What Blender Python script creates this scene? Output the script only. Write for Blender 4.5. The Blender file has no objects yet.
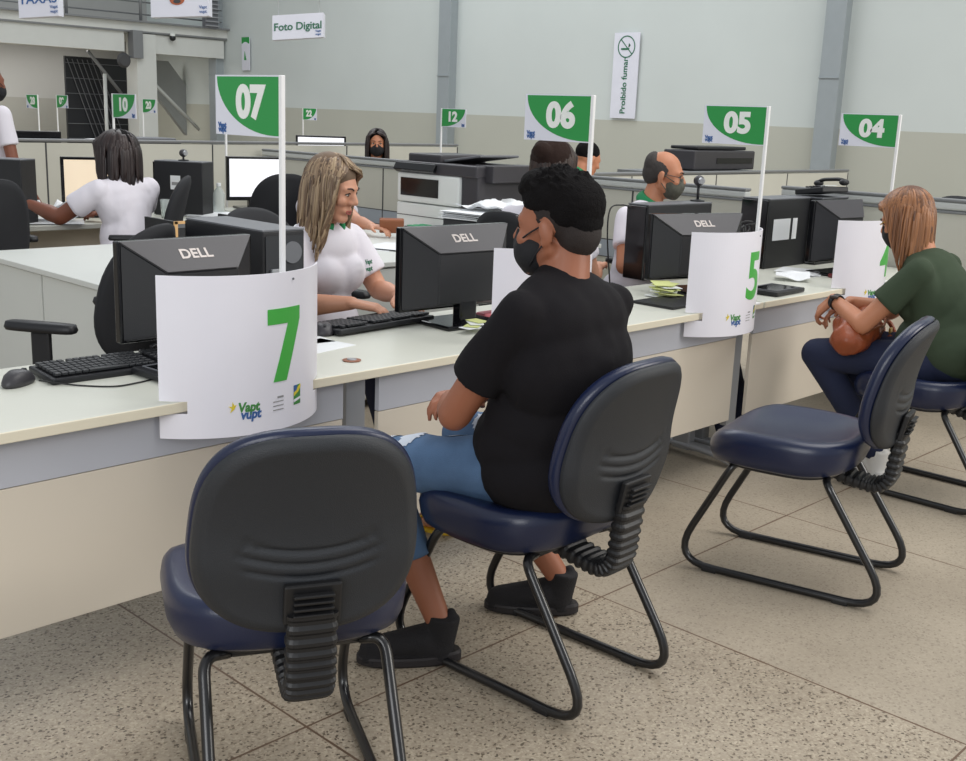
import bpy, bmesh, math, random
from mathutils import Vector, Matrix, noise, Euler
random.seed(7)
S = bpy.context.scene
COL = S.collection
PI = math.pi
R = math.radians

# ------------------------------------------------------------------ camera
CAM_F, CAM_PITCH, CAM_ROLL, CAM_YAW, CAM_H = 1118.1, 0.23233, 0.039056, 0.80555, 1.45
_fw = Vector((math.sin(CAM_YAW)*math.cos(CAM_PITCH), math.cos(CAM_YAW)*math.cos(CAM_PITCH), -math.sin(CAM_PITCH)))
_r = _fw.cross(Vector((0, 0, 1))).normalized(); _u = _r.cross(_fw)
_r2 = _r*math.cos(CAM_ROLL)+_u*math.sin(CAM_ROLL); _u2 = -_r*math.sin(CAM_ROLL)+_u*math.cos(CAM_ROLL)
cd = bpy.data.cameras.new('camera'); cam = bpy.data.objects.new('camera', cd); COL.objects.link(cam)
m = Matrix((_r2, _u2, -_fw)).transposed().to_4x4(); m.translation = Vector((0, 0, CAM_H)); cam.matrix_world = m
cd.sensor_width = 36; cd.lens = CAM_F*36/966; cd.clip_start = 0.05; cd.clip_end = 200
S.camera = cam

# ------------------------------------------------------------------ world, lights, exposure
S.view_settings.view_transform = 'Standard'; S.view_settings.look = 'None'
S.view_settings.gamma = 1; S.view_settings.use_curve_mapping = False
S.view_settings.exposure = 0.14
w = bpy.data.worlds.new('world'); S.world = w; w.use_nodes = True
bg = w.node_tree.nodes['Background']; bg.inputs[0].default_value = (0.92, 0.96, 1.0, 1); bg.inputs[1].default_value = 0.50

def area(name, loc, target, size, power, color, sy=None):
    l = bpy.data.lights.new(name, 'AREA'); l.energy = power; l.color = color
    l.shape = 'RECTANGLE'; l.size = size; l.size_y = sy or size
    o = bpy.data.objects.new(name, l); COL.objects.link(o); o.location = loc
    o.rotation_euler = (Vector(target)-Vector(loc)).to_track_quat('-Z', 'Y').to_euler()
    return o
area('skylight', (6.0, 1.0, 7.5), (5.0, 3.0, 0), 7, 330, (1.0, 0.98, 0.95), 5)
area('skylight_far', (7.5, 11.5, 8.0), (7.5, 11.5, 0), 8, 480, (0.95, 0.98, 1.0), 8)
area('entrance_daylight', (8.5, -5.0, 4.0), (4.0, 2.5, 0.6), 5, 300, (1.0, 0.96, 0.90), 3)

area('added_side_fill', (-5.0, -1.5, 3.6), (3.5, 3.0, 0.9), 5, 220, (0.98, 0.99, 1.0), 3)  # added fill from the left, no known window; brightens signs and counter fronts
area('added_mezzanine_fill', (8.0, 21.6, 2.66), (8.0, 21.6, 0), 7, 110, (1.0, 0.98, 0.94), .6)  # added fill hidden behind the beam, no known lamp; lifts the back wall

# ------------------------------------------------------------------ materials
def lin(c):
    return tuple(((v/255)/12.92 if v/255 <= .04045 else ((v/255+.055)/1.055)**2.4) for v in c)
def mat(name, rgb, rough=.5, metal=0, bump=0, bscale=60, var=0, vscale=6, emit=0, spec=.5, coat=0, stretch=None):
    M = bpy.data.materials.new(name); M.use_nodes = True; nt = M.node_tree; b = nt.nodes['Principled BSDF']
    c = lin(rgb); b.inputs['Base Color'].default_value = (*c, 1); b.inputs['Roughness'].default_value = rough
    b.inputs['Metallic'].default_value = metal; b.inputs['Specular IOR Level'].default_value = spec
    if coat: b.inputs['Coat Weight'].default_value = coat; b.inputs['Coat Roughness'].default_value = .2
    tc = nt.nodes.new('ShaderNodeTexCoord')
    n = nt.nodes.new('ShaderNodeTexNoise'); n.inputs['Scale'].default_value = vscale; n.inputs['Detail'].default_value = 4
    mp = nt.nodes.new('ShaderNodeMapping'); nt.links.new(tc.outputs['Object'], mp.inputs[0]); nt.links.new(mp.outputs[0], n.inputs['Vector'])
    if stretch: mp.inputs['Scale'].default_value = stretch
    v = var or .04
    mx = nt.nodes.new('ShaderNodeMix'); mx.data_type = 'RGBA'
    mx.inputs['A'].default_value = (*[x*(1-v) for x in c], 1); mx.inputs['B'].default_value = (*[min(1, x*(1+v)) for x in c], 1)
    nt.links.new(n.outputs['Fac'], mx.inputs['Factor']); nt.links.new(mx.outputs['Result'], b.inputs['Base Color'])
    if bump:
        n2 = nt.nodes.new('ShaderNodeTexNoise'); n2.inputs['Scale'].default_value = bscale; n2.inputs['Detail'].default_value = 3
        nt.links.new(tc.outputs['Object'], n2.inputs['Vector'])
        bp = nt.nodes.new('ShaderNodeBump'); bp.inputs['Strength'].default_value = bump; bp.inputs['Distance'].default_value = .004
        nt.links.new(n2.outputs['Fac'], bp.inputs['Height']); nt.links.new(bp.outputs[0], b.inputs['Normal'])
    if emit:
        b.inputs['Emission Color'].default_value = (*c, 1); b.inputs['Emission Strength'].default_value = emit
    return M
M = {}
M['beige_top'] = mat('beige_laminate', (214, 215, 204), .35, bump=.05, var=.02)
M['edge'] = mat('cream_edge', (226, 218, 196), .45)
M['greyband'] = mat('grey_laminate', (186, 188, 196), .5)
M['cream'] = mat('cream_panel', (217, 207, 191), .5, var=.03, vscale=2)
M['whitecab'] = mat('white_laminate', (214, 217, 212), .4, var=.02)
M['partition'] = mat('partition_fabric', (198, 197, 186), .8, bump=.1, bscale=200, var=.03)
M['pband'] = mat('partition_band', (160, 168, 178), .6)
M['alu'] = mat('grey_metal', (158, 160, 164), .4, metal=.3)
M['railgrey'] = mat('rail_grey', (128, 130, 132), .45, metal=.2)
M['raillight'] = mat('rail_light', (196, 199, 197), .45, metal=.1)
M['seam'] = mat('dark_seam', (70, 70, 72), .7)
M['panelwhite'] = mat('white_acrylic', (240, 238, 246), .35)
M['polewhite'] = mat('white_pole', (240, 240, 240), .4)
M['green'] = mat('sign_green', (42, 150, 72), .4, var=.02)
M['numgreen'] = mat('number_green', (76, 178, 76), .4, var=.03)
M['signwhite'] = mat('sign_white', (226, 227, 238), .4)
M['textwhite'] = mat('text_white', (240, 242, 238), .5)
M['logoblue'] = mat('logo_blue', (60, 100, 160), .5)
M['logogreen'] = mat('logo_green', (70, 140, 70), .5)
M['logoyellow'] = mat('logo_yellow', (226, 205, 60), .5)
M['textgreen'] = mat('text_green', (40, 110, 80), .5)
M['textgrey'] = mat('text_grey', (150, 150, 150), .5)
M['black'] = mat('black_plastic', (26, 27, 31), .45, bump=.15, bscale=400)
M['blackgloss'] = mat('black_gloss', (14, 15, 18), .15)
M['charcoal'] = mat('charcoal_plastic', (58, 56, 60), .4, bump=.1, bscale=300)
M['midgrey'] = mat('mid_grey_plastic', (105, 107, 112), .45)
M['key'] = mat('key_black', (34, 36, 40), .5)
M['dell'] = mat('logo_silver', (176, 168, 164), .35, metal=.3)
M['shell'] = mat('chair_shell', (38, 41, 46), .5, bump=.3, bscale=500)
M['rubber'] = mat('bellows_rubber', (26, 26, 28), .45)
M['vinyl'] = mat('navy_vinyl', (23, 33, 64), .32, bump=.12, bscale=250, var=.12, vscale=5, coat=.15)
M['tube'] = mat('black_tube', (22, 22, 24), .28, coat=.3)
M['meshblack'] = mat('black_fabric', (30, 31, 35), .8, bump=.3, bscale=400)
M['screen'] = mat('lit_screen', (232, 232, 238), .4, emit=.55)
M['screen2'] = mat('lit_screen_tan', (222, 205, 180), .4, emit=.4)
M['screendark'] = mat('off_screen', (12, 13, 16), .12)
M['offwhite'] = mat('offwhite_plastic', (226, 229, 226), .4)
M['paper'] = mat('paper', (236, 238, 240), .8)
M['yellownote'] = mat('pale_yellow_paper', (216, 222, 150), .8)
M['wood'] = mat('light_wood', (202, 160, 108), .5, var=.15, vscale=9)
M['leather'] = mat('brown_leather', (142, 70, 38), .38, bump=.3, bscale=120, var=.25, vscale=14)
M['wallet'] = mat('wallet_leather', (142, 84, 52), .5, bump=.3, bscale=120)
M['watch'] = mat('watch_case', (90, 80, 76), .25, metal=.7)
M['gold'] = mat('gold', (210, 170, 90), .3, metal=.9)
M['skin_tan'] = mat('skin_tan', (158, 100, 74), .5, bump=.06, bscale=90, var=.06)
M['skin_fair'] = mat('skin_fair', (206, 150, 122), .5, bump=.06, bscale=90, var=.06)
M['skin_mid'] = mat('skin_mid', (190, 128, 96), .5, bump=.06, bscale=90, var=.06)
M['skin_dark'] = mat('skin_dark', (128, 76, 56), .5, bump=.06, bscale=90, var=.06)
M['lip'] = mat('lips', (176, 92, 84), .4)
M['eyewhite'] = mat('eye_white', (220, 214, 208), .2)
M['iris'] = mat('iris', (50, 34, 24), .15)
M['hairblack'] = mat('hair_black', (19, 17, 18), .9, bump=1.0, bscale=260, var=.3, vscale=40, spec=.15)
M['hairfade'] = mat('hair_faded', (40, 32, 30), .8, bump=.5, bscale=300, var=.2, vscale=60)
M['hairgrey'] = mat('hair_grey_dark', (58, 54, 52), .8, bump=.6, bscale=200, var=.3, vscale=50)
M['shirtblack'] = mat('black_cotton', (26, 24, 27), .9, bump=.2, bscale=300, spec=.2)
M['shirtwhite'] = mat('white_polo', (226, 222, 230), .85, bump=.2, bscale=300, spec=.2)
M['shirtgreen'] = mat('olive_cotton', (62, 74, 58), .9, bump=.2, bscale=300, spec=.2)
M['collar'] = mat('green_collar', (22, 128, 78), .8)
M['jeans'] = mat('blue_denim', (80, 108, 142), .85, bump=.4, bscale=350, var=.3, vscale=16)
M['jeansdark'] = mat('dark_denim', (30, 38, 66), .85, bump=.4, bscale=350, var=.15, vscale=12)
M['rip'] = mat('frayed_denim', (206, 214, 226), .9, bump=.6, bscale=300)
M['navytrouser'] = mat('navy_trouser', (32, 36, 60), .85)
M['maskblack'] = mat('mask_black', (26, 26, 30), .8, bump=.2, bscale=200)
M['maskcamo'] = mat('mask_camouflage', (84, 84, 74), .8, var=.5, vscale=40)
M['shoe'] = mat('black_knit', (24, 22, 25), .85, bump=.5, bscale=300)
M['shoesole'] = mat('black_rubber', (34, 30, 32), .6)
M['shoewhite'] = mat('white_sneaker', (228, 226, 222), .5)
M['flipflop'] = mat('yellow_rubber', (232, 190, 40), .5)
M['nail'] = mat('red_nail', (190, 60, 50), .3)
M['pink'] = mat('pink', (190, 100, 110), .6)
M['redthing'] = mat('dark_red_plastic', (110, 34, 38), .4)
M['cable'] = mat('cable_black', (20, 20, 22), .5)
M['metal'] = mat('steel', (170, 172, 176), .3, metal=.8)
M['concrete'] = mat('white_concrete', (206, 208, 204), .8, var=.04)
M['stair'] = mat('grey_stair', (150, 154, 154), .7)
M['darkglass'] = mat('dark_panel', (26, 28, 34), .35)
M['steelcol'] = mat('galvanised_column', (158, 166, 170), .5, metal=.15, var=.06, vscale=8)
M['orange'] = mat('orange_paint', (176, 96, 62), .6)
M['greenleaf'] = mat('sticker_green', (60, 160, 110), .5)

def hair_mat(name, cols):
    m_ = bpy.data.materials.new(name); m_.use_nodes = True; nt = m_.node_tree; b = nt.nodes['Principled BSDF']
    g = nt.nodes.new('ShaderNodeNewGeometry'); cr = nt.nodes.new('ShaderNodeValToRGB')
    cr.color_ramp.elements[0].color = (*lin(cols[0]), 1); cr.color_ramp.elements[1].color = (*lin(cols[-1]), 1)
    for i, c in enumerate(cols[1:-1]):
        e = cr.color_ramp.elements.new((i+1)/(len(cols)-1)); e.color = (*lin(c), 1)
    nt.links.new(g.outputs['Random Per Island'], cr.inputs[0]); nt.links.new(cr.outputs[0], b.inputs['Base Color'])
    b.inputs['Roughness'].default_value = .42; b.inputs['Specular IOR Level'].default_value = .5
    return m_
M['hairblond'] = hair_mat('hair_highlighted', [(84, 66, 52), (124, 100, 78), (176, 152, 122), (104, 82, 62)])
M['hairauburn'] = hair_mat('hair_auburn', [(98, 64, 44), (140, 94, 60), (164, 112, 74), (120, 80, 54)])
M['hairdark'] = hair_mat('hair_dark_brown', [(34, 24, 24), (48, 34, 32), (28, 20, 22)])
M['hairbrown'] = hair_mat('hair_brown', [(40, 28, 25), (62, 44, 36), (34, 24, 22)])

# floor: polished terrazzo slabs with dark joints
def floor_material():
    m_ = bpy.data.materials.new('terrazzo'); m_.use_nodes = True; nt = m_.node_tree; N = nt.nodes; L = nt.links; b = N['Principled BSDF']
    tc = N.new('ShaderNodeTexCoord'); sp = N.new('ShaderNodeSeparateXYZ'); L.new(tc.outputs['Object'], sp.inputs[0])
    def mth(op, a, bb=None):
        n = N.new('ShaderNodeMath'); n.operation = op
        for i, v in enumerate((a, bb)):
            if v is None: continue
            if isinstance(v, (int, float)): n.inputs[i].default_value = v
            else: L.new(v, n.inputs[i])
        return n.outputs[0]
    def joint(c, off):
        t = mth('DIVIDE', mth('SUBTRACT', c, off), 1.14)
        return mth('MULTIPLY', mth('ABSOLUTE', mth('SUBTRACT', mth('FRACT', mth('ADD', t, 100.5)), .5)), 1.14), mth('FLOOR', mth('ADD', t, 100))
    jx, cx = joint(sp.outputs[0], 1.48); jy, cy = joint(sp.outputs[1], 1.967)
    nz = N.new('ShaderNodeTexNoise'); nz.inputs['Scale'].default_value = 9; L.new(tc.outputs['Object'], nz.inputs['Vector'])
    wob = mth('MULTIPLY', nz.outputs['Fac'], .004)
    jm = mth('LESS_THAN', mth('MINIMUM', jx, jy), mth('ADD', wob, .0012))
    # per slab tone
    cb = N.new('ShaderNodeCombineXYZ'); L.new(cx, cb.inputs[0]); L.new(cy, cb.inputs[1])
    wn = N.new('ShaderNodeTexWhiteNoise'); L.new(cb.outputs[0], wn.inputs['Vector'])
    v1 = N.new('ShaderNodeTexVoronoi'); v1.inputs['Scale'].default_value = 165; L.new(tc.outputs['Object'], v1.inputs['Vector'])
    v2 = N.new('ShaderNodeTexNoise'); v2.inputs['Scale'].default_value = 75; v2.inputs['Detail'].default_value = 5; L.new(tc.outputs['Object'], v2.inputs['Vector'])
    v3 = N.new('ShaderNodeTexNoise'); v3.inputs['Scale'].default_value = 2.2; v3.inputs['Detail'].default_value = 6; L.new(tc.outputs['Object'], v3.inputs['Vector'])
    r1 = N.new('ShaderNodeValToRGB'); L.new(v1.outputs['Color'], r1.inputs[0])
    sepc = N.new('ShaderNodeSeparateColor'); L.new(v1.outputs['Color'], sepc.inputs[0])
    L.new(sepc.outputs[0], r1.inputs[0])
    el = r1.color_ramp.elements
    el[0].color = (*lin((96, 86, 74)), 1); el[0].position = 0.0
    el[1].color = (*lin((192, 180, 160)), 1); el[1].position = 1
    for p, c in ((.07, (118, 104, 88)), (.11, (164, 151, 133)), (.7, (176, 164, 146)), (.9, (184, 172, 152))):
        e = el.new(p); e.color = (*lin(c), 1)
    r2 = N.new('ShaderNodeValToRGB'); L.new(v2.outputs['Fac'], r2.inputs[0])
    r2.color_ramp.elements[0].position = .30; r2.color_ramp.elements[0].color = (.35, .33, .3, 1)
    r2.color_ramp.elements[1].position = .42; r2.color_ramp.elements[1].color = (1, 1, 1, 1)
    mx = N.new('ShaderNodeMix'); mx.data_type = 'RGBA'; mx.blend_type = 'MULTIPLY'
    L.new(r2.outputs[0], mx.inputs['B'])
    smooth_ = mth('GREATER_THAN', sp.outputs[0], 2.62)
    L.new(mth('SUBTRACT', mth('ADD', mth('MULTIPLY', wn.outputs[0], .2), .75), mth('MULTIPLY', smooth_, .55)), mx.inputs['Factor'])
    flat = N.new('ShaderNodeMix'); flat.data_type = 'RGBA'; L.new(mth('MULTIPLY', smooth_, .6), flat.inputs['Factor']); L.new(r1.outputs[0], flat.inputs['A']); flat.inputs['B'].default_value = (*lin((174, 163, 146)), 1)
    L.new(flat.outputs['Result'], mx.inputs['A'])
    r3 = N.new('ShaderNodeValToRGB'); L.new(v3.outputs['Fac'], r3.inputs[0])
    r3.color_ramp.elements[0].position = .3; r3.color_ramp.elements[0].color = (.80, .79, .78, 1)
    r3.color_ramp.elements[1].position = .7; r3.color_ramp.elements[1].color = (1.0, 1.0, 1.0, 1)
    mx2 = N.new('ShaderNodeMix'); mx2.data_type = 'RGBA'; mx2.blend_type = 'MULTIPLY'; mx2.inputs['Factor'].default_value = 1
    L.new(mx.outputs['Result'], mx2.inputs['A']); L.new(r3.outputs[0], mx2.inputs['B'])
    mx3 = N.new('ShaderNodeMix'); mx3.data_type = 'RGBA'; L.new(jm, mx3.inputs['Factor'])
    L.new(mx2.outputs['Result'], mx3.inputs['A']); mx3.inputs['B'].default_value = (*lin((104, 82, 66)), 1)
    L.new(mx3.outputs['Result'], b.inputs['Base Color'])
    b.inputs['Roughness'].default_value = .42; b.inputs['Specular IOR Level'].default_value = .35
    return m_
M['floor'] = floor_material()

def wall_material(name, top, bottom, split):
    m_ = bpy.data.materials.new(name); m_.use_nodes = True; nt = m_.node_tree; N = nt.nodes; L = nt.links; b = N['Principled BSDF']
    tc = N.new('ShaderNodeTexCoord'); sp = N.new('ShaderNodeSeparateXYZ'); L.new(tc.outputs['Object'], sp.inputs[0])
    g = N.new('ShaderNodeMath'); g.operation = 'GREATER_THAN'; g.inputs[1].default_value = split; L.new(sp.outputs[2], g.inputs[0])
    n = N.new('ShaderNodeTexNoise'); n.inputs['Scale'].default_value = .9; n.inputs['Detail'].default_value = 5; L.new(tc.outputs['Object'], n.inputs['Vector'])
    mx = N.new('ShaderNodeMix'); mx.data_type = 'RGBA'; L.new(g.outputs[0], mx.inputs['Factor'])
    mx.inputs['A'].default_value = (*lin(bottom), 1); mx.inputs['B'].default_value = (*lin(top), 1)
    r_ = N.new('ShaderNodeValToRGB'); L.new(n.outputs['Fac'], r_.inputs[0])
    r_.color_ramp.elements[0].position = .3; r_.color_ramp.elements[0].color = (.95, .95, .95, 1); r_.color_ramp.elements[1].position = .7
    m2 = N.new('ShaderNodeMix'); m2.data_type = 'RGBA'; m2.blend_type = 'MULTIPLY'; m2.inputs['Factor'].default_value = 1
    L.new(mx.outputs['Result'], m2.inputs['A']); L.new(r_.outputs[0], m2.inputs['B']); L.new(m2.outputs['Result'], b.inputs['Base Color'])
    b.inputs['Roughness'].default_value = .7
    return m_
M['wall'] = wall_material('two_tone_wall', (206, 213, 211), (186, 187, 176), 1.46)
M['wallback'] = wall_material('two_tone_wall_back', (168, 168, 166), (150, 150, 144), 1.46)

# ------------------------------------------------------------------ mesh helpers
def link(o): COL.objects.link(o); return o
def obj(name, bm, material=None, parent=None, smooth=False, kind=None, label=None):
    if isinstance(bm, bmesh.types.BMesh):
        bmesh.ops.recalc_face_normals(bm, faces=bm.faces)
        me = bpy.data.meshes.new(name); bm.to_mesh(me); bm.free()
    else: me = bm
    if material is not None:
        me.materials.clear()
        for mm in (material if isinstance(material, (list, tuple)) else [material]): me.materials.append(mm)
    if smooth:
        for p in me.polygons: p.use_smooth = True
    o = link(bpy.data.objects.new(name, me))
    if parent: o.parent = parent
    if kind: o['kind'] = kind
    if label: o['label'] = label
    return o
def thing(name, label, cat, loc=(0, 0, 0), rz=0, group=None):
    o = link(bpy.data.objects.new(name, None)); o.location = loc; o.rotation_euler = (0, 0, rz)
    o.empty_display_size = .1; o['label'] = label; o['category'] = cat
    if group: o['group'] = group
    return o
def tag(o, label, cat, group=None):
    o['label'] = label; o['category'] = cat
    if group: o['group'] = group
    return o
def dup(root, loc, rz, label, group=None):
    r_ = root.copy(); link(r_); r_.location = loc; r_.rotation_euler = (0, 0, rz); r_['label'] = label
    if group: r_['group'] = group
    for ch in list(root.children):
        c = ch.copy(); link(c); c.parent = r_
        for g in ch.children:
            d = g.copy(); link(d); d.parent = c
    return r_
def BM(): return bmesh.new()
def add_box(bm, c, s, rz=0, bevel=0, rot=None, seg=2):
    t = bmesh.new(); bmesh.ops.create_cube(t, size=1)
    bmesh.ops.scale(t, vec=s, verts=t.verts)
    if bevel: bmesh.ops.bevel(t, geom=t.edges[:], offset=bevel, segments=seg, affect='EDGES', profile=.5)
    Mx = Matrix.Translation(c) @ (rot if rot is not None else Matrix.Rotation(rz, 4, 'Z'))
    bmesh.ops.transform(t, matrix=Mx, verts=t.verts); me = bpy.data.meshes.new('t'); t.to_mesh(me); t.free(); bm.from_mesh(me); bpy.data.meshes.remove(me)
    return bm
def box(name, c, s, material, parent=None, rz=0, bevel=0, kind=None, label=None, rot=None):
    return obj(name, add_box(BM(), c, s, rz, bevel, rot), material, parent, kind=kind, label=label)
def frames(pts):
    out = []; up = None
    for i, p in enumerate(pts):
        a = pts[max(0, i-1)]; b = pts[min(len(pts)-1, i+1)]; t = (b-a).normalized()
        if up is None:
            up = Vector((0, 0, 1)) if abs(t.z) < .9 else Vector((0, 1, 0))
        s = t.cross(up).normalized(); up = s.cross(t).normalized(); out.append((t, s, up))
    return out
def add_tube(bm, pts, r, n=10, flat=1.0, caps=True):
    pts = [Vector(p) for p in pts]; rr = r if isinstance(r, (list, tuple)) else [r]*len(pts); rings = []
    for p, q, (t, s, u) in zip(pts, rr, frames(pts)):
        rings.append([bm.verts.new(p+s*math.cos(2*PI*k/n)*q+u*math.sin(2*PI*k/n)*q*flat) for k in range(n)])
    for a, b in zip(rings, rings[1:]):
        for k in range(n): bm.faces.new((a[k], a[(k+1) % n], b[(k+1) % n], b[k]))
    if caps: bm.faces.new(rings[0][::-1]); bm.faces.new(rings[-1])
    return bm
def tube(name, pts, r, material, parent=None, n=10, label=None):
    return obj(name, add_tube(BM(), pts, r, n), material, parent, smooth=True, label=label)
def fillet(pts, rad, seg=6):
    pts = [Vector(p) for p in pts]; out = [pts[0]]
    for i in range(1, len(pts)-1):
        a, b, c = pts[i-1], pts[i], pts[i+1]; r_ = rad[i-1] if isinstance(rad, (list, tuple)) else rad
        d1 = min(r_, (a-b).length*.49); d2 = min(r_, (c-b).length*.49)
        p0 = b+(a-b).normalized()*d1; p2 = b+(c-b).normalized()*d2
        for k in range(seg+1):
            t = k/seg; out.append(p0*(1-t)**2+b*2*t*(1-t)+p2*t*t)
    out.append(pts[-1]); return out
def spline(pts, seg=6):
    P = [Vector(p) for p in pts]; P = [P[0]*2-P[1]]+P+[P[-1]*2-P[-2]]; out = []
    for i in range(1, len(P)-2):
        for k in range(seg):
            t = k/seg; a, b, c, d = P[i-1], P[i], P[i+1], P[i+2]
            out.append(.5*((2*b)+(c-a)*t+(2*a-5*b+4*c-d)*t*t+(3*b-a-3*c+d)*t**3))
    out.append(P[-2]); return out
def pillow(outline, layers, warp, n=96):
    """closed cushion: layers = list of (inset, height); outline(angle)->(x,y)"""
    bm = BM(); rings = []
    for s, h in layers:
        if s <= 0: rings.append([bm.verts.new(warp(0, 0, h))]); continue
        rings.append([bm.verts.new(warp(outline(2*PI*k/n)[0]*s, outline(2*PI*k/n)[1]*s, h)) for k in range(n)])
    for a, b in zip(rings, rings[1:]):
        for k in range(n):
            if len(a) == 1: bm.faces.new((a[0], b[(k+1) % n], b[k]))
            elif len(b) == 1: bm.faces.new((a[k], a[(k+1) % n], b[0]))
            else: bm.faces.new((a[k], a[(k+1) % n], b[(k+1) % n], b[k]))
    return bm
def superell(w, d, e=3.2, taper=0):
    def f(a):
        c, s = math.cos(a), math.sin(a)
        x = w/2*abs(c)**(2/e)*(1 if c > 0 else -1); y = d/2*abs(s)**(2/e)*(1 if s > 0 else -1)
        return x*(1+taper*y/(d/2)), y
    return f
def add_lathe(bm, prof, c=(0, 0, 0), n=20, axis='Z'):
    rings = []; c = Vector(c)
    for r_, z in prof:
        rings.append([bm.verts.new(c+(Vector((r_*math.cos(2*PI*k/n), r_*math.sin(2*PI*k/n), z)) if axis == 'Z' else Vector((r_*math.cos(2*PI*k/n), z, r_*math.sin(2*PI*k/n))))) for k in range(n)])
    for a, b in zip(rings, rings[1:]):
        for k in range(n): bm.faces.new((a[k], a[(k+1) % n], b[(k+1) % n], b[k]))
    bm.faces.new(rings[0][::-1]); bm.faces.new(rings[-1]); return bm
def prism(bm, poly, frame, d0, d1):
    """poly 2D extruded along frame normal; frame=(origin, xdir, ydir)"""
    o, x, y = [Vector(v) for v in frame]; nn = x.cross(y)
    A = [bm.verts.new(o+x*p[0]+y*p[1]+nn*d0) for p in poly]; B = [bm.verts.new(o+x*p[0]+y*p[1]+nn*d1) for p in poly]
    bm.faces.new(A[::-1]); bm.faces.new(B)
    for k in range(len(poly)): bm.faces.new((A[k], A[(k+1) % len(poly)], B[(k+1) % len(poly)], B[k]))
    return bm
def text_bm(body, size, bold=0, depth=.0012, align='CENTER', xs=1.0, shear=0):
    cu = bpy.data.curves.new('t', 'FONT'); cu.body = body; cu.size = size; cu.offset = bold; cu.extrude = depth/2
    cu.align_x = align; cu.align_y = 'CENTER'; cu.shear = shear; cu.resolution_u = 6
    o = bpy.data.objects.new('t', cu); COL.objects.link(o); dg = bpy.context.evaluated_depsgraph_get()
    me = bpy.data.meshes.new_from_object(o.evaluated_get(dg)); bm = BM(); bm.from_mesh(me)
    bpy.data.objects.remove(o); bpy.data.curves.remove(cu); bpy.data.meshes.remove(me)
    for v in bm.verts: v.co.x *= xs
    return bm
def place_bm(bm, frame, off=0):
    o, x, y = [Vector(v) for v in frame]; nn = x.cross(y)
    for v in bm.verts: c = v.co.copy(); v.co = o+x*c.x+y*c.y+nn*(c.z+off)
    return bm
def text(name, body, size, frame, material, parent, bold=0, xs=1.0, off=.001, shear=0, label=None):
    return obj(name, place_bm(text_bm(body, size, bold, xs=xs, shear=shear), frame, off), material, parent, label=label)

# organic shapes: closed blobs fused by a voxel remesh
def blob_e(bm, c, r_, rot=None, sub=3):
    Mx = Matrix.Translation(c) @ (rot.to_4x4() if rot is not None else Matrix()) @ Matrix.Diagonal((*r_, 1))
    bmesh.ops.create_icosphere(bm, subdivisions=sub, radius=1, matrix=Mx)
def blob_c(bm, a, b, ra, rb, flat=1.0, ends=(1, 1), n=18, side=None):
    """tapered capsule; flat = squash along 'side' axis; ends 0 = flat cut"""
    a = Vector(a); b = Vector(b); t = (b-a).normalized()
    s = Vector(side).normalized() if side is not None else (Vector((0, 0, 1)) if abs(t.z) < .9 else Vector((0, 1, 0)))
    s = (s-t*s.dot(t)).normalized(); u = t.cross(s); rings = []
    prof = []
    if ends[0]: prof += [(-math.cos(x)*ra, math.sin(x)*ra) for x in (R(12), R(35), R(60))]
    prof += [(0, ra)]; L = (b-a).length
    prof += [(L*.5, (ra+rb)/2), (L, rb)]
    if ends[1]: prof += [(L+math.cos(x)*rb, math.sin(x)*rb) for x in (R(60), R(35), R(12))]
    for d, q in prof:
        rings.append([bm.verts.new(a+t*d+s*math.cos(2*PI*k/n)*q*flat+u*math.sin(2*PI*k/n)*q) for k in range(n)])
    for p, q in zip(rings, rings[1:]):
        for k in range(n): bm.faces.new((p[k], p[(k+1) % n], q[(k+1) % n], q[k]))
    bm.faces.new(rings[0][::-1]); bm.faces.new(rings[-1])
def fuse(name, bm, voxel, sm, material, parent=None, disp=None, label=None, fac=.5):
    bmesh.ops.recalc_face_normals(bm, faces=bm.faces)
    me = bpy.data.meshes.new('t'); bm.to_mesh(me); bm.free(); o = bpy.data.objects.new('t', me); COL.objects.link(o)
    md = o.modifiers.new('r', 'REMESH'); md.mode = 'VOXEL'; md.voxel_size = voxel
    if sm: s = o.modifiers.new('s', 'SMOOTH'); s.iterations = sm; s.factor = fac
    dg = bpy.context.evaluated_depsgraph_get(); out = bpy.data.meshes.new_from_object(o.evaluated_get(dg)); out.name = name
    bpy.data.objects.remove(o); bpy.data.meshes.remove(me)
    if disp:
        ns = [v.normal.copy() for v in out.vertices]
        for v, nn in zip(out.vertices, ns): v.co += nn*disp(v.co)
    return obj(name, out, material, parent, smooth=True, label=label)

# ------------------------------------------------------------------ the setting
box('floor', (8, 9, -.05), (26, 34, .1), M['floor'], kind='structure')
box('wall_right', (13.1, 9, 3.2), (.2, 34, 6.4), M['wall'], kind='structure')
box('wall_back', (4.0, 23.1, 3.2), (18, .2, 6.4), M['wallback'], kind='structure')
for i, (y, n_) in enumerate(((13.45, 'trim_1'), (6.75, 'trim_2'), (20.15, 'trim_3'))):   # galvanised wall columns
    bm = BM(); add_box(bm, (12.92, y, 3.2), (.16, .20, 6.4)); add_box(bm, (12.82, y, 3.2), (.03, .26, 6.4))
    add_box(bm, (12.80, y, 2.05), (.02, .262, .012))
    obj(n_, bm, M['steelcol'], kind='structure')

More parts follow.
